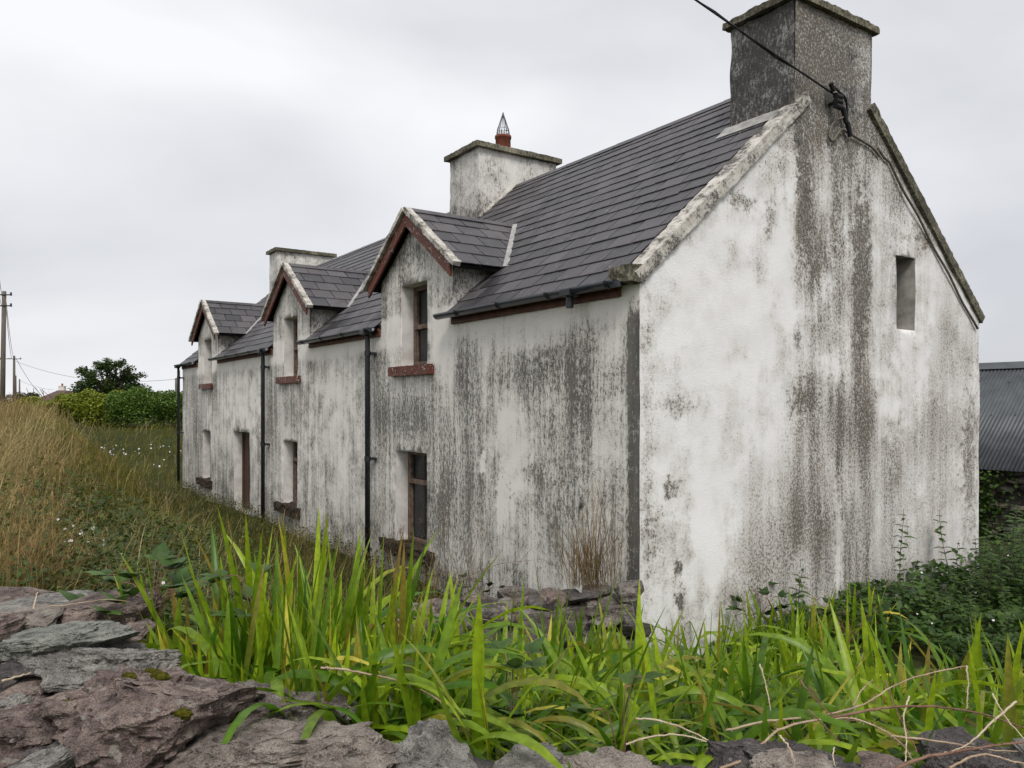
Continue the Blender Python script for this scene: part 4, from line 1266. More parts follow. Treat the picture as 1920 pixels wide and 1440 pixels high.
# the lower bed that fills the yard
b = LeafSet()
for k in range(105):
    Y = 2.85 + 4.1 * rng.random() ** 1.15; kx = rng.uniform(-.16, .72); x = kx * Y
    if not outside_house(np.array(x), np.array(Y), .25): continue
    if Y > 6.0 and kx > .34 and rng.random() < .8: continue
    if 6.9 < Y < 8 and -1.6 < x < 1.2: continue
    sword_clump(b, x, Y, .34, .3, 18, .50, 1.0, .34, 1.1, (.020, .040), 0.0, 11, -.03, .74)
for k in range(16):                                        # at the foot of the gable
    s_ = rng.uniform(.0, 2.6); d_ = rng.uniform(.35, 1.1)
    x = 1.25 + .824 * s_ + .566 * d_; y = 7.68 + .566 * s_ - .824 * d_
    sword_clump(b, x, y, .25, .22, 15, .45, .85, .25, 1.1, (.02, .036), 0.0, 7)
for k in range(18):
    sword_clump(b, rng.uniform(-1.6, 1.0), rng.uniform(6.3, 7.05), .25, .2, 14, .45, .85, .25, 1.0, (.018, .032), 0.0, 7)
root = empty('sword_leaf_bed', (1.5, 4.5, float(hgt(1.5, 4.5))))
tag(root, 'bed of arching green sword leaves filling the yard below the gable', 'plants')
b.build(root)
# a few long straight blades standing in front of the rubble wall
b = LeafSet()
fl = [(1008, 1020, 4.1, .03, -.10), (1065, 1075, 4.0, .02, .12), (1160, 1045, 4.3, .10, .30), (960, 1075, 4.2, .02, .05), (1128, 1080, 4.2, .05, .2)]
for px, py, Y, le, dx in fl:
    x = (px - 960) / FPX * Y; ztip = at(px, py, Y).z; g0 = float(hgt(x - dx * .5, Y)); L = ztip - g0
    bx = x - dx
    b.blades(np.array([[bx, Y, g0]]), math.atan2(0, dx), math.hypot(L, dx) * 1.01, .040, math.atan2(abs(dx), L), .06, 10, jitter_col(1, (.08, .2, .010), (.12, .26, .012)), (.22, .34, .03), .3, 1.3)
root = empty('sword_leaf_shoots', (.3, 4.15, float(hgt(.3, 4.15))))
tag(root, 'few long straight sword leaves standing before the rubble wall', 'plant')
b.build(root)

# ------------------------------------------------------------------ rough field
def field():
    n = 56000
    Y = np.exp(rng.uniform(math.log(4.6), math.log(42), n)); k = rng.uniform(-.74, -.10, n); x = k * Y
    p = -0.87 * (x + 2.4) - 0.5 * (Y - 4.0)
    ok = outside_house(x, Y, .15)
    lx, ly = house_local(x, Y); ok &= (ly < 0) | (Y > 26)
    ok &= ~((Y < 6) & (p < -1.2))
    wallp = (p > -.75) & (Y < 4.9); ok &= ~wallp
    x, Y, p = x[ok], Y[ok], p[ok]; n = len(x)
    nz = np.sin(x * 1.3 + 1.7 * np.sin(Y * .45)) * .5 + np.sin(Y * .8 - x * .7) * .5
    dryf = smooth(-.2, 1.2, p + nz * .45 + rng.normal(0, .35, n)) * smooth(46, 20, Y)
    dry = rng.random(n) < dryf * .72 + .07
    n2 = np.sin(x * 3.1 + 2.0 * np.sin(Y * 1.1)) * np.cos(Y * 2.3 + 1.3 * np.sin(x * 1.7)) + .6 * np.sin(x * 7.3 - Y * 4.1)
    L = np.where(dry, rng.uniform(.35, .95, n), rng.uniform(.14, .42, n)) * np.clip(.85 + .32 * n2 + .2 * nz, .35, 1.5)
    near_house = (ly[ok] > -1.6) & (Y < 24)
    L = np.where(near_house, L * .85, L)
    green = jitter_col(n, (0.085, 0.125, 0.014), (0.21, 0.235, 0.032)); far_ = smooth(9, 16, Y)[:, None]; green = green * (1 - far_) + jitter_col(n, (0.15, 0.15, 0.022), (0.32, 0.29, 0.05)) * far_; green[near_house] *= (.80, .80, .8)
    straw = jitter_col(n, (0.30, 0.21, 0.085), (0.64, 0.50, 0.24))
    straw *= (1 + .18 * np.sin(x * 2.1 + Y)[:, None] * np.array([.6, 1.0, 1.2])[None]); c = np.where(dry[:, None], straw, green)
    W_ = np.maximum(.0045, .00042 * Y + .002) * rng.uniform(.7, 1.4, n)
    ang = rng.normal(0, .8, n) - .4 + 1.6 * n2 * .5
    le = np.abs(rng.normal(0, .24, n)) + .04 + .35 * np.clip(n2 - .4, 0, 1); cu = np.abs(rng.normal(.45, .7, n))
    return x, Y, p, dry, L, c, W_, ang, le, cu
x, Y, p, dry, L, c, W_, ang, le, cu = field()
bg, bd = Bag(), Bag()
g_ = ~dry
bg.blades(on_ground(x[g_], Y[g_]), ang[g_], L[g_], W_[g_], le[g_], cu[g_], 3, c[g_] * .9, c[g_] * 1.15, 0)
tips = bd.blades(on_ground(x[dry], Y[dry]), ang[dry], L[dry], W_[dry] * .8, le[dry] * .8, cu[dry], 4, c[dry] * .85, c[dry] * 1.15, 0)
nr = (Y[dry] < 18) & (rng.random(dry.sum()) < .45)                                             # seed heads
tp = tips[nr]; k = 5
rep = np.repeat(tp, k, 0) + rng.normal(0, .012, (len(tp) * k, 3)) * np.array([1, 1, 2.2])
bd.blades(rep, rng.random(len(rep)) * 6.28, rng.uniform(.03, .09, len(rep)), np.repeat(np.maximum(.0032, W_[dry][nr] * .55), k), rng.uniform(.1, .8, len(rep)), .9, 2, np.repeat(c[dry][nr], k, 0) * (.95, .85, .8), np.repeat(c[dry][nr], k, 0) * 1.1, 0)
tag(bg.build('field_grass', MAT['leaf']), 'rough green field grass between the bank and the cottage', 'grass', None, 'stuff')
tag(bd.build('dry_grass', MAT['straw']), 'tall dry straw-coloured grass on the bank', 'grass', None, 'stuff')

# weeds: darker leafy ground cover near the house front, bank foot and yard
def leaf_cover(name, label, pts, hmin, hmax, size, ca, cb, mat='leaf', flat=.6, cat='weeds'):
    b = Bag(); pts = np.asarray(pts); n = len(pts)
    P_ = on_ground(pts[:, 0], pts[:, 1]); P_[:, 2] += rng.uniform(hmin, hmax, n)
    b.leaves(P_, rng.uniform(size[0], size[1], n), jitter_col(n, ca, cb), flat, .62)
    return tag(b.build(name, MAT[mat]), label, cat, None, 'stuff')
q = []
while len(q) < 9000:
    t_ = rng.uniform(0, 20); d_ = rng.exponential(.5)
    q.append((1.25 - .566 * t_ - .824 * d_, 7.68 + .824 * t_ - .566 * d_))
leaf_cover('wall_foot_weeds', 'low brown-green weeds along the foot of the front wall', q, 0, .30, (.02, .06), (.045, .055, .014), (.13, .125, .035))
q = []
for cx, Y_, r, n in ((-4.1, 7.6, .8, 2600), (-3.4, 6.4, .8, 2400), (-2.8, 5.4, .7, 2200), (-4.9, 9.4, 1.0, 2000), (-2.3, 6.3, .9, 1800), (-5.4, 12, 1.5, 2200), (-3.6, 8.6, .9, 1500)):
    for k in range(n): q.append((cx + rng.normal(0, r * .6), Y_ + rng.normal(0, r * .6)))
leaf_cover('bank_brambles', 'tangle of bramble leaves at the foot of the grassy bank', q, .05, .55, (.03, .085), (.03, .06, .012), (.10, .15, .028))
q = []
while len(q) < 9000:
    s_ = rng.uniform(1.2, 9.5); d_ = rng.uniform(.0, 2.4)
    x_ = 1.25 + .824 * s_ + .566 * d_; y_ = 7.68 + .566 * s_ - .824 * d_
    if s_ < 2.4 and d_ > .8: continue
    q.append((x_, y_))
b = Bag(); q = np.array(q); P_ = on_ground(q[:, 0], q[:, 1]); hh = .18 + .22 * smooth(2.0, 4.5, q[:, 0]) + .15 * np.sin(q[:, 0] * 3.1) * np.cos(q[:, 1] * 2.7)
P_[:, 2] += hh * np.sqrt(rng.random(len(q)))
b.leaves(P_, rng.uniform(.05, .14, len(q)), jitter_col(len(q), (.025, .065, .012), (.10, .18, .035)), .7, .65)
tag(b.build('gable_undergrowth', MAT['leaf']), 'dark leafy undergrowth against the foot of the gable wall', 'undergrowth', None, 'stuff')
q = []
while len(q) < 9000:
    Y_ = rng.uniform(2.8, 6.8); x_ = rng.uniform(-.30, .72) * Y_
    q.append((x_, Y_))
leaf_cover('yard_ground_cover', 'creeping leaves coloured dark as shade under the sword leaves', q, 0, .26, (.03, .08), (.016, .04, .008), (.06, .10, .02))  # dark leaf colour paints the shaded gaps between the blades

# flowers ---------------------------------------------------------------------
def flowers(name, label, pts, r, mat='petal'):
    vs, fs = [], []
    for p in pts:
        p = Vector(p); n_ = Vector((rng.normal(0, .5), -.6 + rng.normal(0, .4), .7)).normalized(); u = n_.cross(Vector((0, 0, 1))).normalized(); w = n_.cross(u)
        rr = r * rng.uniform(.7, 1.2)
        for k in range(5):
            a = 2 * math.pi * k / 5
            d = u * math.cos(a) + w * math.sin(a); e = u * -math.sin(a) + w * math.cos(a); b_ = len(vs)
            vs += [tuple(p), tuple(p + d * rr * .6 + e * rr * .38 + n_ * rr * .2), tuple(p + d * rr + n_ * rr * .15), tuple(p + d * rr * .6 - e * rr * .38 + n_ * rr * .2)]
            fs.append((b_, b_ + 1, b_ + 2, b_ + 3))
    o = obj(name, mesh_np(name, vs, fs, MAT[mat])); tag(o, label, 'flowers', None, 'stuff'); return o
pts = []
for k in range(34):
    Y_ = 29 + rng.normal(0, 1.2); x_ = rng.uniform(-.53, -.42) * Y_; pts.append((x_, Y_, float(hgt(x_, Y_)) + .36))
flowers('bindweed_flowers', 'white flowers scattered across the far end of the field', pts, .034)
pts = []
for cx, py, n, Y_ in ((160, 985, 7, 7.6), (190, 1000, 6, 7.4), (150, 960, 4, 8.0), (285, 1040, 3, 6.6)):
    for k in range(n):
        x_ = (cx + rng.normal(0, 16) - 960) / FPX * Y_; yy = Y_ + rng.normal(0, .3); pts.append((x_, yy, float(hgt(x_, yy)) + rng.uniform(.38, .5)))
flowers('bramble_flowers', 'small white bramble flowers on the bank', pts, .022)
pts = []
for k in range(16):
    s_ = rng.uniform(2.2, 7.5); d_ = rng.uniform(.3, 2.2); x_ = 1.25 + .824 * s_ + .566 * d_; y_ = 7.68 + .566 * s_ - .824 * d_
    pts.append((x_, y_, float(hgt(x_, y_)) + rng.uniform(.35, .55)))
flowers('undergrowth_flowers', 'tiny pale flowers in the undergrowth by the gable', pts, .014)

# nettles ----------------------------------------------------------------------
def nettle_meshes(h, seed):
    r = np.random.default_rng(seed)
    m = MB(); n = 9; pts = [(.03 * math.sin(i * .6 + seed), .03 * math.cos(i * .5 + seed), h * i / n) for i in range(n + 1)]
    m.tube(pts, [.006 * (1 - .7 * i / n) for i in range(n + 1)], 5)
    st = m.mesh('stem', MAT['bark'])
    b = Bag(); k = int(h / .065)
    base, ang, L, le = [], [], [], []
    for i in range(2, k):
        f = i / k; z = h * f; x0 = .03 * math.sin(f * n * .6 + seed); y0 = .03 * math.cos(f * n * .5 + seed)
        a = (i % 2) * math.pi / 2 + r.normal(0, .25)
        for s_ in (0, math.pi):
            base.append((x0, y0, z)); ang.append(a + s_ + r.normal(0, .2)); L.append((.12 if f < .75 else .12 * (1 - f) / .25 + .03) * r.uniform(.8, 1.15)); le.append(r.uniform(.9, 1.4))
    base = np.array(base); nn = len(base)
    prof = np.array([.12, .8, 1.0, .6, .05])
    b.blades(base, np.array(ang), np.array(L), np.array(L) * .5, np.array(le), .8, 4, jitter_col(nn, (.035, .085, .016), (.10, .18, .036)), (.09, .15, .04), .3, 1.2, prof=prof)
    # drooping flower strings
    sel = base[base[:, 2] > h * .5]; rep = np.repeat(sel, 2, 0)
    b.blades(rep, r.random(len(rep)) * 6.28, .05, .007, 1.3, 1.4, 3, (.11, .12, .05), (.13, .13, .06), 0)
    return st, b.mesh('foliage', MAT['leaf'])
var = [nettle_meshes(h, i) for i, h in enumerate((.75, .9, 1.0, .85, 1.1))]
def nettle(x, y, v, sc, label, group=None):
    st, fo = v
    o = bpy.data.objects.new('nettle', st); link(o); o.location = (x, y, float(hgt(x, y)) - .02); o.rotation_euler = (rng.normal(0, .07), rng.normal(0, .07), rng.random() * 6.28); o.scale = (sc,) * 3
    f = bpy.data.objects.new('foliage', fo); link(f, o)
    tag(o, label, 'nettle', group)
tall = nettle_meshes(1.32, 77)
P0 = at(1697, 1000, 9.55); nettle(P0.x, P0.y, tall, 1.06, 'tallest nettle, its leafy spire dark against the gable wall')
P0 = at(1497, 1000, 8.75); nettle(P0.x, P0.y, var[0], 1.1, 'small lone nettle standing before the stained middle of the gable')
for k in range(120):
    if k < 62: s_ = rng.uniform(3.3, 7.4); d_ = rng.uniform(.3, 2.2)
    else: s_ = rng.uniform(6.2, 9.5); d_ = rng.uniform(-.4, 2.2)
    x_ = 1.25 + .824 * s_ + .566 * d_; y_ = 7.68 + .566 * s_ - .824 * d_
    if not outside_house(np.array(x_), np.array(y_), .1): continue
    nettle(x_, y_, var[k % 5], rng.uniform(.6, 1.1) * (.75 if s_ < 4.6 else 1.2), 'dark nettle in the patch at the rear corner of the gable', 'nettles at the gable corner')

# brambles with toothed leaflets in threes ---------------------------------------------
def bramble(label, p, n, size, spread, seed, ca=(.035, .085, .018), cb=(.11, .19, .04)):
    r = np.random.default_rng(seed)
    root = empty('bramble', p); tag(root, label, 'bramble')
    m = MB(); prof = np.array([.25, .9, 1.0, .78, .4, .04])
    for k in range(n):
        a = r.uniform(0, 6.28); L = spread * r.uniform(.25, 1.1); top = Vector((math.cos(a) * L, math.sin(a) * L, r.uniform(.02, .26)))
        m.tube(curve([Vector((0, 0, -.12)), Vector((top.x * .4, top.y * .4, top.z * .9)), top], 4), .0025, 5)
        for j, (da, f) in enumerate(((0, 1.0), (1.15, .8), (-1.15, .8))):
            Ls = size * f * r.uniform(.85, 1.1)
            b = Bag(); b.blades(np.array([[0.0, 0, 0]]), a + da, Ls, Ls * .72, r.uniform(.55, 1.3), .5, 5, jitter_col(1, ca, cb), jitter_col(1, ca, cb), .22, 1.2, prof=prof)
            b.build('leaflet', MAT['leaf'], root).location = top
    m.build('stem', MAT['cane_red'], root)
def groundpt(px, Y, dz=0.0):
    x_ = (px - 960) / FPX * Y; return (x_, Y, float(hgt(x_, Y)) + dz)
bramble('bramble spray with broad toothed leaves overhanging the back of the stone wall', at(285, 1150, 4.1), 16, .13, .34, 1)
bramble('bramble leaves poking out among the tall sword leaves', at(480, 1165, 3.95), 6, .12, .22, 2)
bramble('dark bramble leaves beside the long dead thorny cane', at(960, 1330, 3.2), 6, .10, .2, 3)
bramble('small bramble sprig above the pale rounded stone', at(1165, 1395, 2.95), 4, .10, .14, 4)
bramble('bramble growing against the front wall beside the rubble wall', at(905, 1115, 8.6), 7, .10, .25, 5, (.03, .045, .018), (.07, .07, .03))
bramble('bramble bush at the foot of the gable beside the lone nettle', groundpt(1420, 8.35, .35), 16, .12, .5, 6, (.02, .05, .012), (.05, .10, .025))
bramble('dark bramble heap below the tallest nettle', groundpt(1600, 7.9, .30), 16, .12, .6, 8, (.02, .05, .012), (.05, .10, .025))

# dry grass tuft on the rubble wall and wisps along the front wall -------------------------
def tuft(label, p, n, l0, l1, spread, seed_heads, ca=(.20, .11, .045), cb=(.40, .26, .12)):
    b = Bag(); n2 = n
    base = np.array(p)[None] + rng.normal(0, 1, (n2, 3)) * np.array([spread, spread * .6, 0])
    L = rng.uniform(l0, l1, n2) * np.where(rng.random(n2) < .6, .55, 1.0)
    c = jitter_col(n2, ca, cb)
    T = b.blades(base, rng.random(n2) * 6.28, L, .006, np.abs(rng.normal(0, .36, n2)), np.abs(rng.normal(.3, .5, n2)), 6, c, c * 1.1, 0)
    sel = T[L > l1 * .6][:seed_heads]
    rep = np.repeat(sel, 9, 0) + rng.normal(0, .012, (len(sel) * 9, 3)) * np.array([1, 1, 2.4])
    b.blades(rep, rng.random(len(rep)) * 6.28, .045, .006, .7, .9, 2, (.17, .095, .05), (.28, .18, .10), 0)
    o = b.build('grass_tuft', MAT['straw']); tag(o, label, 'grass tuft'); return o
tuft('tall rusty dry grass tuft growing on the rubble wall', at(1105, 1100, 7.5), 210, .5, 1.3, .12, 50, (.15, .10, .05), (.36, .26, .14))
tuft('wispy dark grass heads against the wall left of the near downpipe', at(640, 1085, 11.6), 90, .6, 1.15, .40, 40, (.10, .07, .03), (.22, .15, .07))
tuft('thin dry grass stems against the wall by the near ground-floor window', at(850, 1120, 9.2), 70, .5, 1.1, .35, 30, (.16, .11, .05), (.30, .22, .11))
tuft('brown weeds rooted on the crumbling sill of the near ground-floor window', worldpt(5.15, .02, .5), 60, .1, .24, .10, 8, (.08, .06, .02), (.16, .13, .04))
tuft('weeds growing on the doorstep against the brown door', worldpt(13.6, .0, .0), 90, .3, .8, .25, 5, (.05, .07, .02), (.10, .12, .03))
# bare thorny canes -------------------------------------------------------------------------
def cane(label, pix, rad, mat, thorns=True, group=None):
    P_ = curve([at(*q) for q in pix], 7); rad *= .58
    root_p = P_[0]
    m = MB(); n = len(P_)
    P_ = [p + Vector((rng.normal(0, .0012), 0, rng.normal(0, .0012))) for p in P_]
    m.tube([p - root_p for p in P_], [rad * (1 - .55 * i / n) for i in range(n)], 7)
    o = m.build('bramble_cane', MAT[mat], None, True); o.location = root_p
    tag(o, label, 'cane', group)
    if thorns:
        t = MB()
        for i in range(1, n - 1):
            for j in range(2):
                p = P_[i].lerp(P_[i + 1], j * .5) - root_p; d = Vector((rng.normal(), rng.normal() * .5, rng.normal())).normalized()
                t.tube([p, p + d * rad * 2.6], [rad * .45, rad * .05], 4)
        t.build('thorns', MAT[mat], o)
cane('long dead thorny cane arching out of the tall sword leaf clump', [(602, 1252, 2.9), (660, 1258, 2.9), (740, 1275, 2.9), (810, 1305, 2.9), (850, 1340, 2.9), (885, 1385, 2.95)], .0075, 'cane')
for pix, rad, mat in (
    ([(1192, 1347, 2.7), (1240, 1352, 2.7), (1310, 1378, 2.7), (1370, 1420, 2.65), (1400, 1450, 2.6)], .006, 'cane_pale'),
    ([(1175, 1395, 2.65), (1230, 1380, 2.7), (1290, 1380, 2.7), (1350, 1402, 2.66), (1375, 1415, 2.62)], .006, 'cane_pale'),
    ([(1360, 1370, 2.75), (1440, 1352, 2.75), (1540, 1342, 2.78), (1620, 1320, 2.8), (1700, 1275, 2.85), (1812, 1248, 2.9)], .0075, 'cane'),
    ([(1812, 1248, 2.9), (1815, 1290, 2.88), (1812, 1330, 2.86)], .006, 'cane_pale'),
    ([(1350, 1440, 2.55), (1400, 1420, 2.6), (1460, 1370, 2.68), (1530, 1350, 2.72), (1610, 1350, 2.75), (1680, 1385, 2.72), (1715, 1430, 2.68)], .0085, 'cane'),
    ([(1560, 1345, 2.74), (1640, 1330, 2.76), (1720, 1324, 2.78), (1800, 1330, 2.78), (1880, 1350, 2.76), (1960, 1380, 2.72)], .0085, 'cane_red'),
    ([(1660, 1450, 2.5), (1720, 1425, 2.52), (1800, 1408, 2.55), (1880, 1396, 2.6), (1960, 1390, 2.62)], .010, 'cane_red'),
    ([(1670, 1380, 2.66), (1760, 1390, 2.66), (1850, 1405, 2.66), (1960, 1412, 2.66)], .0065, 'cane'),
    ([(1905, 1315, 2.72), (1860, 1355, 2.68), (1810, 1398, 2.62), (1770, 1412, 2.6)], .007, 'cane_pale'),
    ([(1500, 1275, 2.9), (1540, 1322, 2.8), (1570, 1345, 2.75), (1610, 1352, 2.72)], .005, 'cane_red'),
    ([(1660, 1275, 2.9), (1680, 1330, 2.8), (1700, 1370, 2.7), (1720, 1410, 2.6)], .0055, 'cane_red'),
    ([(1705, 1305, 2.8), (1695, 1340, 2.75), (1700, 1400, 2.62), (1696, 1440, 2.55)], .0055, 'cane_pale'),
    ([(1860, 1300, 2.8), (1890, 1350, 2.72), (1940, 1410, 2.62)], .005, 'cane_pale'),
    ([(1515, 1330, 2.75), (1545, 1360, 2.7), (1575, 1392, 2.65)], .005, 'cane_red'),
    ([(1600, 1325, 2.75), (1615, 1295, 2.8), (1635, 1275, 2.85)], .005, 'cane'),
    ([(1425, 1245, 3.0), (1438, 1290, 2.96), (1446, 1340, 2.9)], .006, 'cane_pale'),
    ([(1462, 1378, 2.55), (1478, 1400, 2.5), (1490, 1428, 2.45)], .006, 'cane_pale'),
    ([(1780, 1440, 2.45), (1840, 1415, 2.5), (1900, 1428, 2.5), (1960, 1440, 2.5)], .007, 'cane'),
    ([(1565, 1400, 2.56), (1562, 1425, 2.5), (1572, 1450, 2.45)], .004, 'cane_pale')):
    cane({'cane': 'tan thorny dead cane tangled over the dark stones', 'cane_red': 'reddish brown thorny cane tangled over the dark stones', 'cane_pale': 'bleached pale dead cane tangled over the dark stones'}[mat], pix, rad, mat, True, {'cane': 'tan canes over the dark stones', 'cane_red': 'brown canes over the dark stones', 'cane_pale': 'bleached canes over the dark stones'}[mat])
cane('short pale cane standing across the back stones of the wall', [(62, 1144, 3.72), (66, 1125, 3.75), (70, 1110, 3.8)], .008, 'cane_pale', False)
cane('thin brown cane lying along the back stones of the wall', [(85, 1138, 3.68), (140, 1132, 3.68), (200, 1124, 3.68), (245, 1128, 3.7)], .005, 'cane', False)
cane('broken stick poking from the gap under the greenish slab', [(5, 1277, 2.62), (30, 1270, 2.66), (58, 1262, 2.72)], .008, 'cane_pale', False)
cane('reddish bramble shoot reaching along the rubble wall', [(790, 1150, 6.2), (835, 1110, 6.6), (880, 1080, 6.9), (935, 1058, 7.0), (1000, 1050, 7.0)], .006, 'cane_red', False)
cane('pale thin cane lying on the low rubble wall', [(865, 1152, 6.6), (910, 1162, 6.5), (960, 1172, 6.4)], .006, 'cane', False)

# ------------------------------------------------------------------ shed behind
d1 = Vector((-.566, .824, 0)).normalized(); d2 = Vector((.824, .566, 0)).normalized()
shed = empty('shed', (9.4, 15.0, 0), house.rotation_euler.z)
tag(shed, 'low stone shed with dark grey corrugated roof behind the cottage', 'shed')
rise, run = 2.02, 2.2
vs, fs = [], []
x0, x1, pit = -5.0, 9.0, .076
n = int((x1 - x0) / pit * 6)
sl = Vector((0, run, rise)).normalized(); nn = Vector((0, -rise, run)).normalized()
for i in range(n + 1):
    xx = x0 + (x1 - x0) * i / n; h_ = .012 * math.cos(2 * math.pi * (xx - x0) / pit)
    for q in (-.12, run):
        p = Vector((xx, q, 1.48 + q * rise / run)) + nn * h_; vs.append(tuple(p))
for i in range(n): fs.append((2*i, 2*i+2, 2*i+3, 2*i+1))
me = bpy.data.meshes.new('corrugated_roof'); me.from_pydata(vs, [], fs); me.update(); me.polygons.foreach_set('use_smooth', np.ones(len(me.polygons), bool))
ro = obj('corrugated_roof', me, MAT['tin'], shed); md = ro.modifiers.new('t', 'SOLIDIFY'); md.thickness = .003
m = MB(); m.add([(x0, 2*run + .12, 1.40), (x1, 2*run + .12, 1.40), (x1, run, 1.48 + rise), (x0, run, 1.48 + rise)], [(0, 1, 2, 3)]); m.build('corrugated_roof', MAT['tin'], shed)
m = MB()
for s_ in (-1, 1):
    a_ = Vector((0, s_ * run, -rise)).normalized(); p = Vector((x0, run, 1.48 + rise + .045)); p2 = Vector((x1, run, 1.48 + rise + .045))
    m.add([p, p2, p2 + a_ * .22, p + a_ * .22], [(0, 1, 2, 3)])
rc = m.build('ridge_cap', MAT['tin'], shed); md = rc.modifiers.new('t', 'SOLIDIFY'); md.thickness = .004
for row in (.25, 1.0, 1.75):
    k = 0
    for xx in np.arange(-2.0, 4.0, .45):
        m = MB(); p = Vector((xx, row, 1.48 + row * rise / run)) + nn * .012; m.tube([p, p + nn * .012], [.012, .008], 6); m.build('roof_bolt', MAT['pvc'], shed)
me = dense_box('wall', (x0 + .2, .2, -.3), (x1 - .2, 2 * run - .2, 1.38), .3, MAT['stone_dark'], .04, 2, 5); obj('wall', me, None, shed)
rs = random.Random(31)
for k in range(110):
    sz = (rs.uniform(.18, .42), .22, rs.uniform(.09, .18)); me = stone_mesh('stone', sz, 900 + k, 2, rs.choice(['stone_dark', 'stone_purple', 'stone_dark', 'stone_tan']), .5)
    o = obj('stone', me, None, shed); o.location = (rs.uniform(-1.0, 4.5), .13, rs.uniform(.1, 1.35)); o.rotation_euler = (0, rs.uniform(-.15, .15), 0)
# ivy on the shed wall
b = Bag(); P_ = []
for k in range(2600):
    lx = rng.normal(-.75, .40); lz = rng.uniform(.0, 1.35); ly = -.02 - abs(rng.normal(0, .12)) + (.0)
    w = Vector((9.4, 15.0, 0)) + Vector((.566, -.824, 0)) * lx + d2 * ly; P_.append((w.x, w.y, lz))
b.leaves(P_, rng.uniform(.05, .10, len(P_)), jitter_col(len(P_), (.03, .075, .012), (.10, .17, .03)), .1, .8)
tag(b.build('ivy', MAT['leaf']), 'fresh green ivy climbing the shed wall under the eaves', 'ivy')

# ------------------------------------------------------------------ hedge, tree, bushes
def hedge(name, label, px0, px1, Y, ztop0, ztop1, depth, n, size, ca, cb, seed):
    r = np.random.default_rng(seed)
    b = Bag(); xa = (px0 - 960) / FPX * Y; xb = (px1 - 960) / FPX * Y
    f = r.random(n); x_ = xa + (xb - xa) * f; dy = r.uniform(-.5, .5, n) * depth; y_ = Y + dy
    top = ztop0 + (ztop1 - ztop0) * f + .13 * np.sin(x_ * 1.9) + .10 * np.sin(x_ * 4.3 + 1) + .07 * np.sin(x_ * 9.1)
    g0 = hgt(x_, y_)
    edge_ = 1 - .35 * (np.abs(dy) / (.5 * depth)) ** 2
    u = np.maximum(r.random(n), r.random(n) * .999)
    z_ = g0 + (top * edge_ - g0 * edge_ + 0) * u
    bulge = .25 * np.sin(x_ * 2.3 + z_ * 2.0)
    b.leaves(np.stack([x_, y_ + bulge, z_], -1), r.uniform(*size, n), jitter_col(n, ca, cb), .3, .6)
    root = empty(name, (0.5 * (xa + xb), Y, float(hgt(.5 * (xa + xb), Y)))); tag(root, label, 'hedge')
    o = b.build('foliage', MAT['leaf'], root); o.location = -root.location
    m = MB(); rr = random.Random(seed)
    for k in range(int(abs(xb - xa) / .5)):
        xx = xa + (xb - xa) * rr.random(); g1 = float(hgt(xx, Y))
        m.tube([(xx, Y, g1 - .1), (xx + rr.uniform(-.2, .2), Y + rr.uniform(-.2, .2), g1 + .8), (xx + rr.uniform(-.4, .4), Y, g1 + 1.3)], [.03, .02, .01], 5)
    o = m.build('stems', MAT['bark'], root); o.location = -root.location
hedge('hedge', 'yellow-green clipped hedge at the far side of the field', 48, 232, 40.5, 2.85, 3.42, 2.2, 22000, (.08, .17), (.12, .19, .016), (.36, .38, .035), 1)
hedge('hedge', 'dark green hedge reaching the far end of the cottage', 215, 430, 39.6, 3.28, 3.48, 2.4, 24000, (.08, .17), (.05, .115, .016), (.17, .27, .04), 2)

def tree(label, base, crown_c, crown_r, n_clump, per, size, ca, cb, seed, name='tree', bare=0):
    r = random.Random(seed); rg = np.random.default_rng(seed)
    root = empty(name, base); tag(root, label, 'tree')
    B0 = Vector(base); m = MB(); C0 = Vector(crown_c); b = Bag()
    m.tube([Vector((0, 0, -.3)), (C0 - B0) * .45 + Vector((.1, 0, 0)), (C0 - B0) * .95], [.26, .2, .08], 8)
    tw = MB()
    for k in range(n_clump):
        while True:
            d = Vector((r.uniform(-1, 1), r.uniform(-1, 1), r.uniform(-.75, 1)))
            if .25 < d.length < 1: break
        d = d * (1 if d.length > .6 else 1.25)
        p = C0 + Vector((d.x * crown_r[0], d.y * crown_r[1], d.z * crown_r[2]))
        st = B0 + (C0 - B0) * r.uniform(.4, .9)
        m.tube([st - B0, st.lerp(p, .5) - B0 + Vector((0, 0, .15)), p - B0], [.07, .04, .012], 5)
        n = int(per * r.uniform(.6, 1.3)); rr = r.uniform(.28, .55)
        q = rg.normal(0, 1, (n, 3)); q /= np.linalg.norm(q, axis=1)[:, None]; q *= (rg.random(n) ** .45)[:, None] * rr * np.array([1.15, 1.15, .75])
        sh = r.uniform(.75, 1.3)
        b.leaves(np.array(p - B0)[None] + q, rg.uniform(*size, n), jitter_col(n, ca, cb) * sh, .6, .65, rg)
    for k in range(bare):
        a = Vector((crown_r[0] * .72, 0, -crown_r[2] * .5)) + C0 - B0; e = a + Vector((r.uniform(.3, 1.3), r.uniform(-.3, .3), r.uniform(-.1, .75)))
        m.tube([a, a.lerp(e, .5) + Vector((0, 0, .12)), e], [.025, .015, .006], 4)
        for j in range(4):
            s_ = a.lerp(e, r.uniform(.4, .95)); m.tube([s_, s_ + Vector((r.uniform(-.05, .25), 0, r.uniform(.1, .35)))], [.008, .004], 4)
    m.build('trunk', MAT['bark'], root, True); b.build('crown', MAT['leaf'], root)
tb = at(200, 790, 55)
tree('round dark green tree with bare twigs standing behind the hedge', (tb.x, 55, float(hgt(tb.x, 55))), at(203, 722, 55), (2.45, 1.9, 1.75), 105, 120, (.12, .24), (.025, .055, .014), (.085, .135, .03), 4, bare=9)
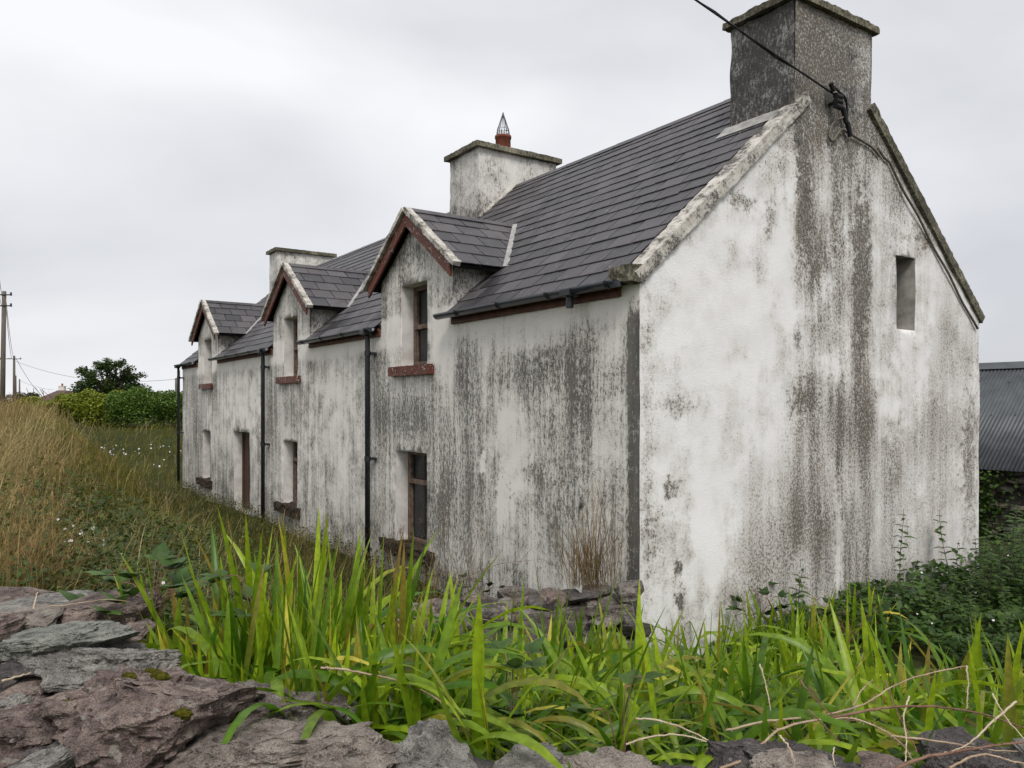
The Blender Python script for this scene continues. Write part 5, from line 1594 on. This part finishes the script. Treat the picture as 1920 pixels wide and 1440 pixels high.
tb = at(48, 760, 100); tree('far low green tree beside the dark tiled house', (tb.x, 100, float(hgt(tb.x, 100))), at(46, 748, 100), (1.9, 1.5, .8), 26, 60, (.25, .4), (.03, .055, .02), (.07, .10, .035), 5)
tb = at(30, 765, 80); tree('reddish brown bush by the roadside poles', (tb.x, 80, float(hgt(tb.x, 80))), at(34, 752, 80), (2.2, 1.4, .7), 26, 60, (.2, .35), (.035, .022, .018), (.07, .035, .03), 6, 'bush')
tb = at(8, 765, 60); tree('dark low bush at the foot of the tallest pole', (tb.x, 60, float(hgt(tb.x, 60))), at(4, 756, 60), (.8, 1.0, .5), 10, 50, (.15, .25), (.02, .03, .014), (.045, .06, .025), 9, 'bush')

# ------------------------------------------------------------------ poles, wires, far houses
def pole(label, px, Y, ytop, r, arms, lean=0.0):
    top = at(px, ytop, Y); g0 = float(hgt(top.x, Y))
    root = empty('utility_pole', (top.x - lean, Y, g0)); tag(root, label, 'utility pole')
    H = top.z - g0
    m = MB(); m.tube([(0, 0, -.5), (lean * .5, 0, H * .5), (lean, 0, H)], [r * 1.15, r, r * .85], 12); m.build('post', MAT['polewood'], root, True)
    for dz, w_, side in arms:
        m = MB(); m.tube([(lean - w_ * (.5 + .5 * side), -.1, H - dz), (lean + w_ * (.5 - .5 * side), -.1, H - dz)], .035, 6); a_ = m.build('cross_arm', MAT['pipe'], root)
        for e in (-w_ * (.5 + .5 * side), w_ * (.5 - .5 * side)):
            m = MB(); m.tube([(lean + e, -.1, H - dz - .05), (lean + e, -.1, H - dz + .14)], [.06, .05], 8); m.build('insulator', MAT['pipe'], a_)
    return top
p1 = pole('tall weathered utility pole at the roadside, nearest of the row', 8, 45, 546, .125, ((.22, .9, .0), (.85, .9, .0)), .12)
p2 = pole('dark slim pole with a crossarm and stay wire', 26.5, 85, 667, .13, ((.35, 2.2, .3),))
p3 = pole('short pale pole beside the pole with the stay wire', 28.8, 95, 704, .14, ())
p4 = pole('distant thin pole above the far green tree', 36.6, 140, 711, .13, ())
p5 = pole('lone short pole above the dark hedge by the cottage end', 330, 62, 709, .09, ())
def wire(label, a, b_, sag, r=.012, group=None):
    m = MB(); pts = []
    for k in range(17):
        f = k / 16; p = Vector(a).lerp(Vector(b_), f); p.z -= 4 * sag * f * (1 - f); pts.append(p - Vector(a))
    m.tube(pts, r, 5); o = m.build('overhead_wire', MAT['cable'], None); o.location = a
    tag(o, label, 'wire', group)
up = 'overhead wires running past the tallest pole'
wire(up, at(5, 562, 45), at(-22, 330, 20), .35, .012, 'wires along the road'); wire(up, at(3, 574, 45), at(-30, 350, 20), .35, .012, 'wires along the road')
lk = 'slack wires between the tallest pole and the pole with the crossarm'
wire(lk, at(11, 560, 45), at(25, 668, 85), .5, .016, 'slack wires between poles'); wire(lk, at(11, 574, 45), at(22, 672, 85), .5, .016, 'slack wires between poles')
wire('wire running from the crossarm pole to behind the round tree', at(31, 678, 85), at(330, 711, 62), .9, .014)
wire('wire leaving the crossarm pole away from the tree', at(22, 671, 85), at(-40, 675, 85), .1, .02)
wire('stay wire slanting down to the dark tiled house', at(30, 672, 85), at(72, 735, 118), .3, .022)
wire('thin wire from the distant pole to the white gabled house', at(37, 713, 140), at(100, 731, 128), .3, .02)

def far_house(label, px0, px1, yeave, yridge, Y, gable_front, wallm, roofm, depth):
    A = at(px0, yeave, Y); B = at(px1, yeave, Y); zr = at(px0, yridge, Y).z; g0 = 1.6
    root = empty('house', ((A.x + B.x) / 2, Y, g0)); tag(root, label, 'house')
    w = (B.x - A.x) / 2; ze = A.z - g0; zr -= g0
    m = MB()
    if gable_front:
        q = [(-w, 0, 0), (w, 0, 0), (w, 0, ze), (0, 0, zr), (-w, 0, ze)]; m.add(q + [(x_, depth, z_) for x_, _, z_ in q], [(0,1,2,3,4), (9,8,7,6,5)] + [(i, i+5, (i+1)%5+5, (i+1)%5) for i in range(5)])
        m.build('wall', wallm, root)
        m = MB()
        for s_ in (-1, 1):
            q = [Vector((0, -.2, zr + .1)), Vector((0, depth, zr + .1)), Vector((s_ * (w + .3), depth, ze - .1)), Vector((s_ * (w + .3), -.2, ze - .1))]; m.add(q + [v - Vector((0, 0, .12)) for v in q], [(0,1,2,3),(7,6,5,4),(0,4,5,1),(1,5,6,2),(2,6,7,3),(3,7,4,0)])
        rf = m.build('roof', roofm, root)
        m = MB(); m.box((-.45, 1.0, zr - .4), (.45, 1.7, zr + .75)); m.box((-.52, .95, zr + .75), (.52, 1.75, zr + .85)); c_ = m.build('chimney', wallm, rf)
        m = MB(); m.tube([(0, 1.35, zr + .85), (0, 1.35, zr + 1.25)], .15, 8); m.build('chimney_pot', MAT['clay'], c_)
    else:
        m.box((-w + .2, .2, 0), (w - .2, depth - .2, ze)); m.build('wall', wallm, root)
        m = MB(); rg_ = w * .35
        q = [(-w, 0, ze), (w, 0, ze), (w, depth, ze), (-w, depth, ze), (-rg_, depth / 2, zr), (rg_, depth / 2, zr)]
        m.add(q, [(0,1,5,4), (1,2,5), (2,3,4,5), (3,0,4), (3,2,1,0)]); m.build('roof', roofm, root)
        m = MB(); m.box((-.5, .1, ze - 1.4), (.5, .19, ze - .3)); m.build('window', MAT['glass'], root)
far_house('distant house with a dark brown hipped tile roof beyond the hedge', 64, 112, 750, 731, 120, False, MAT['farwall'], MAT['farroof'], 8)
far_house('distant cream gabled house with a chimney beyond the hedge', 94, 122, 748, 733, 130, True, MAT['farwall'], MAT['farroof'], 9)
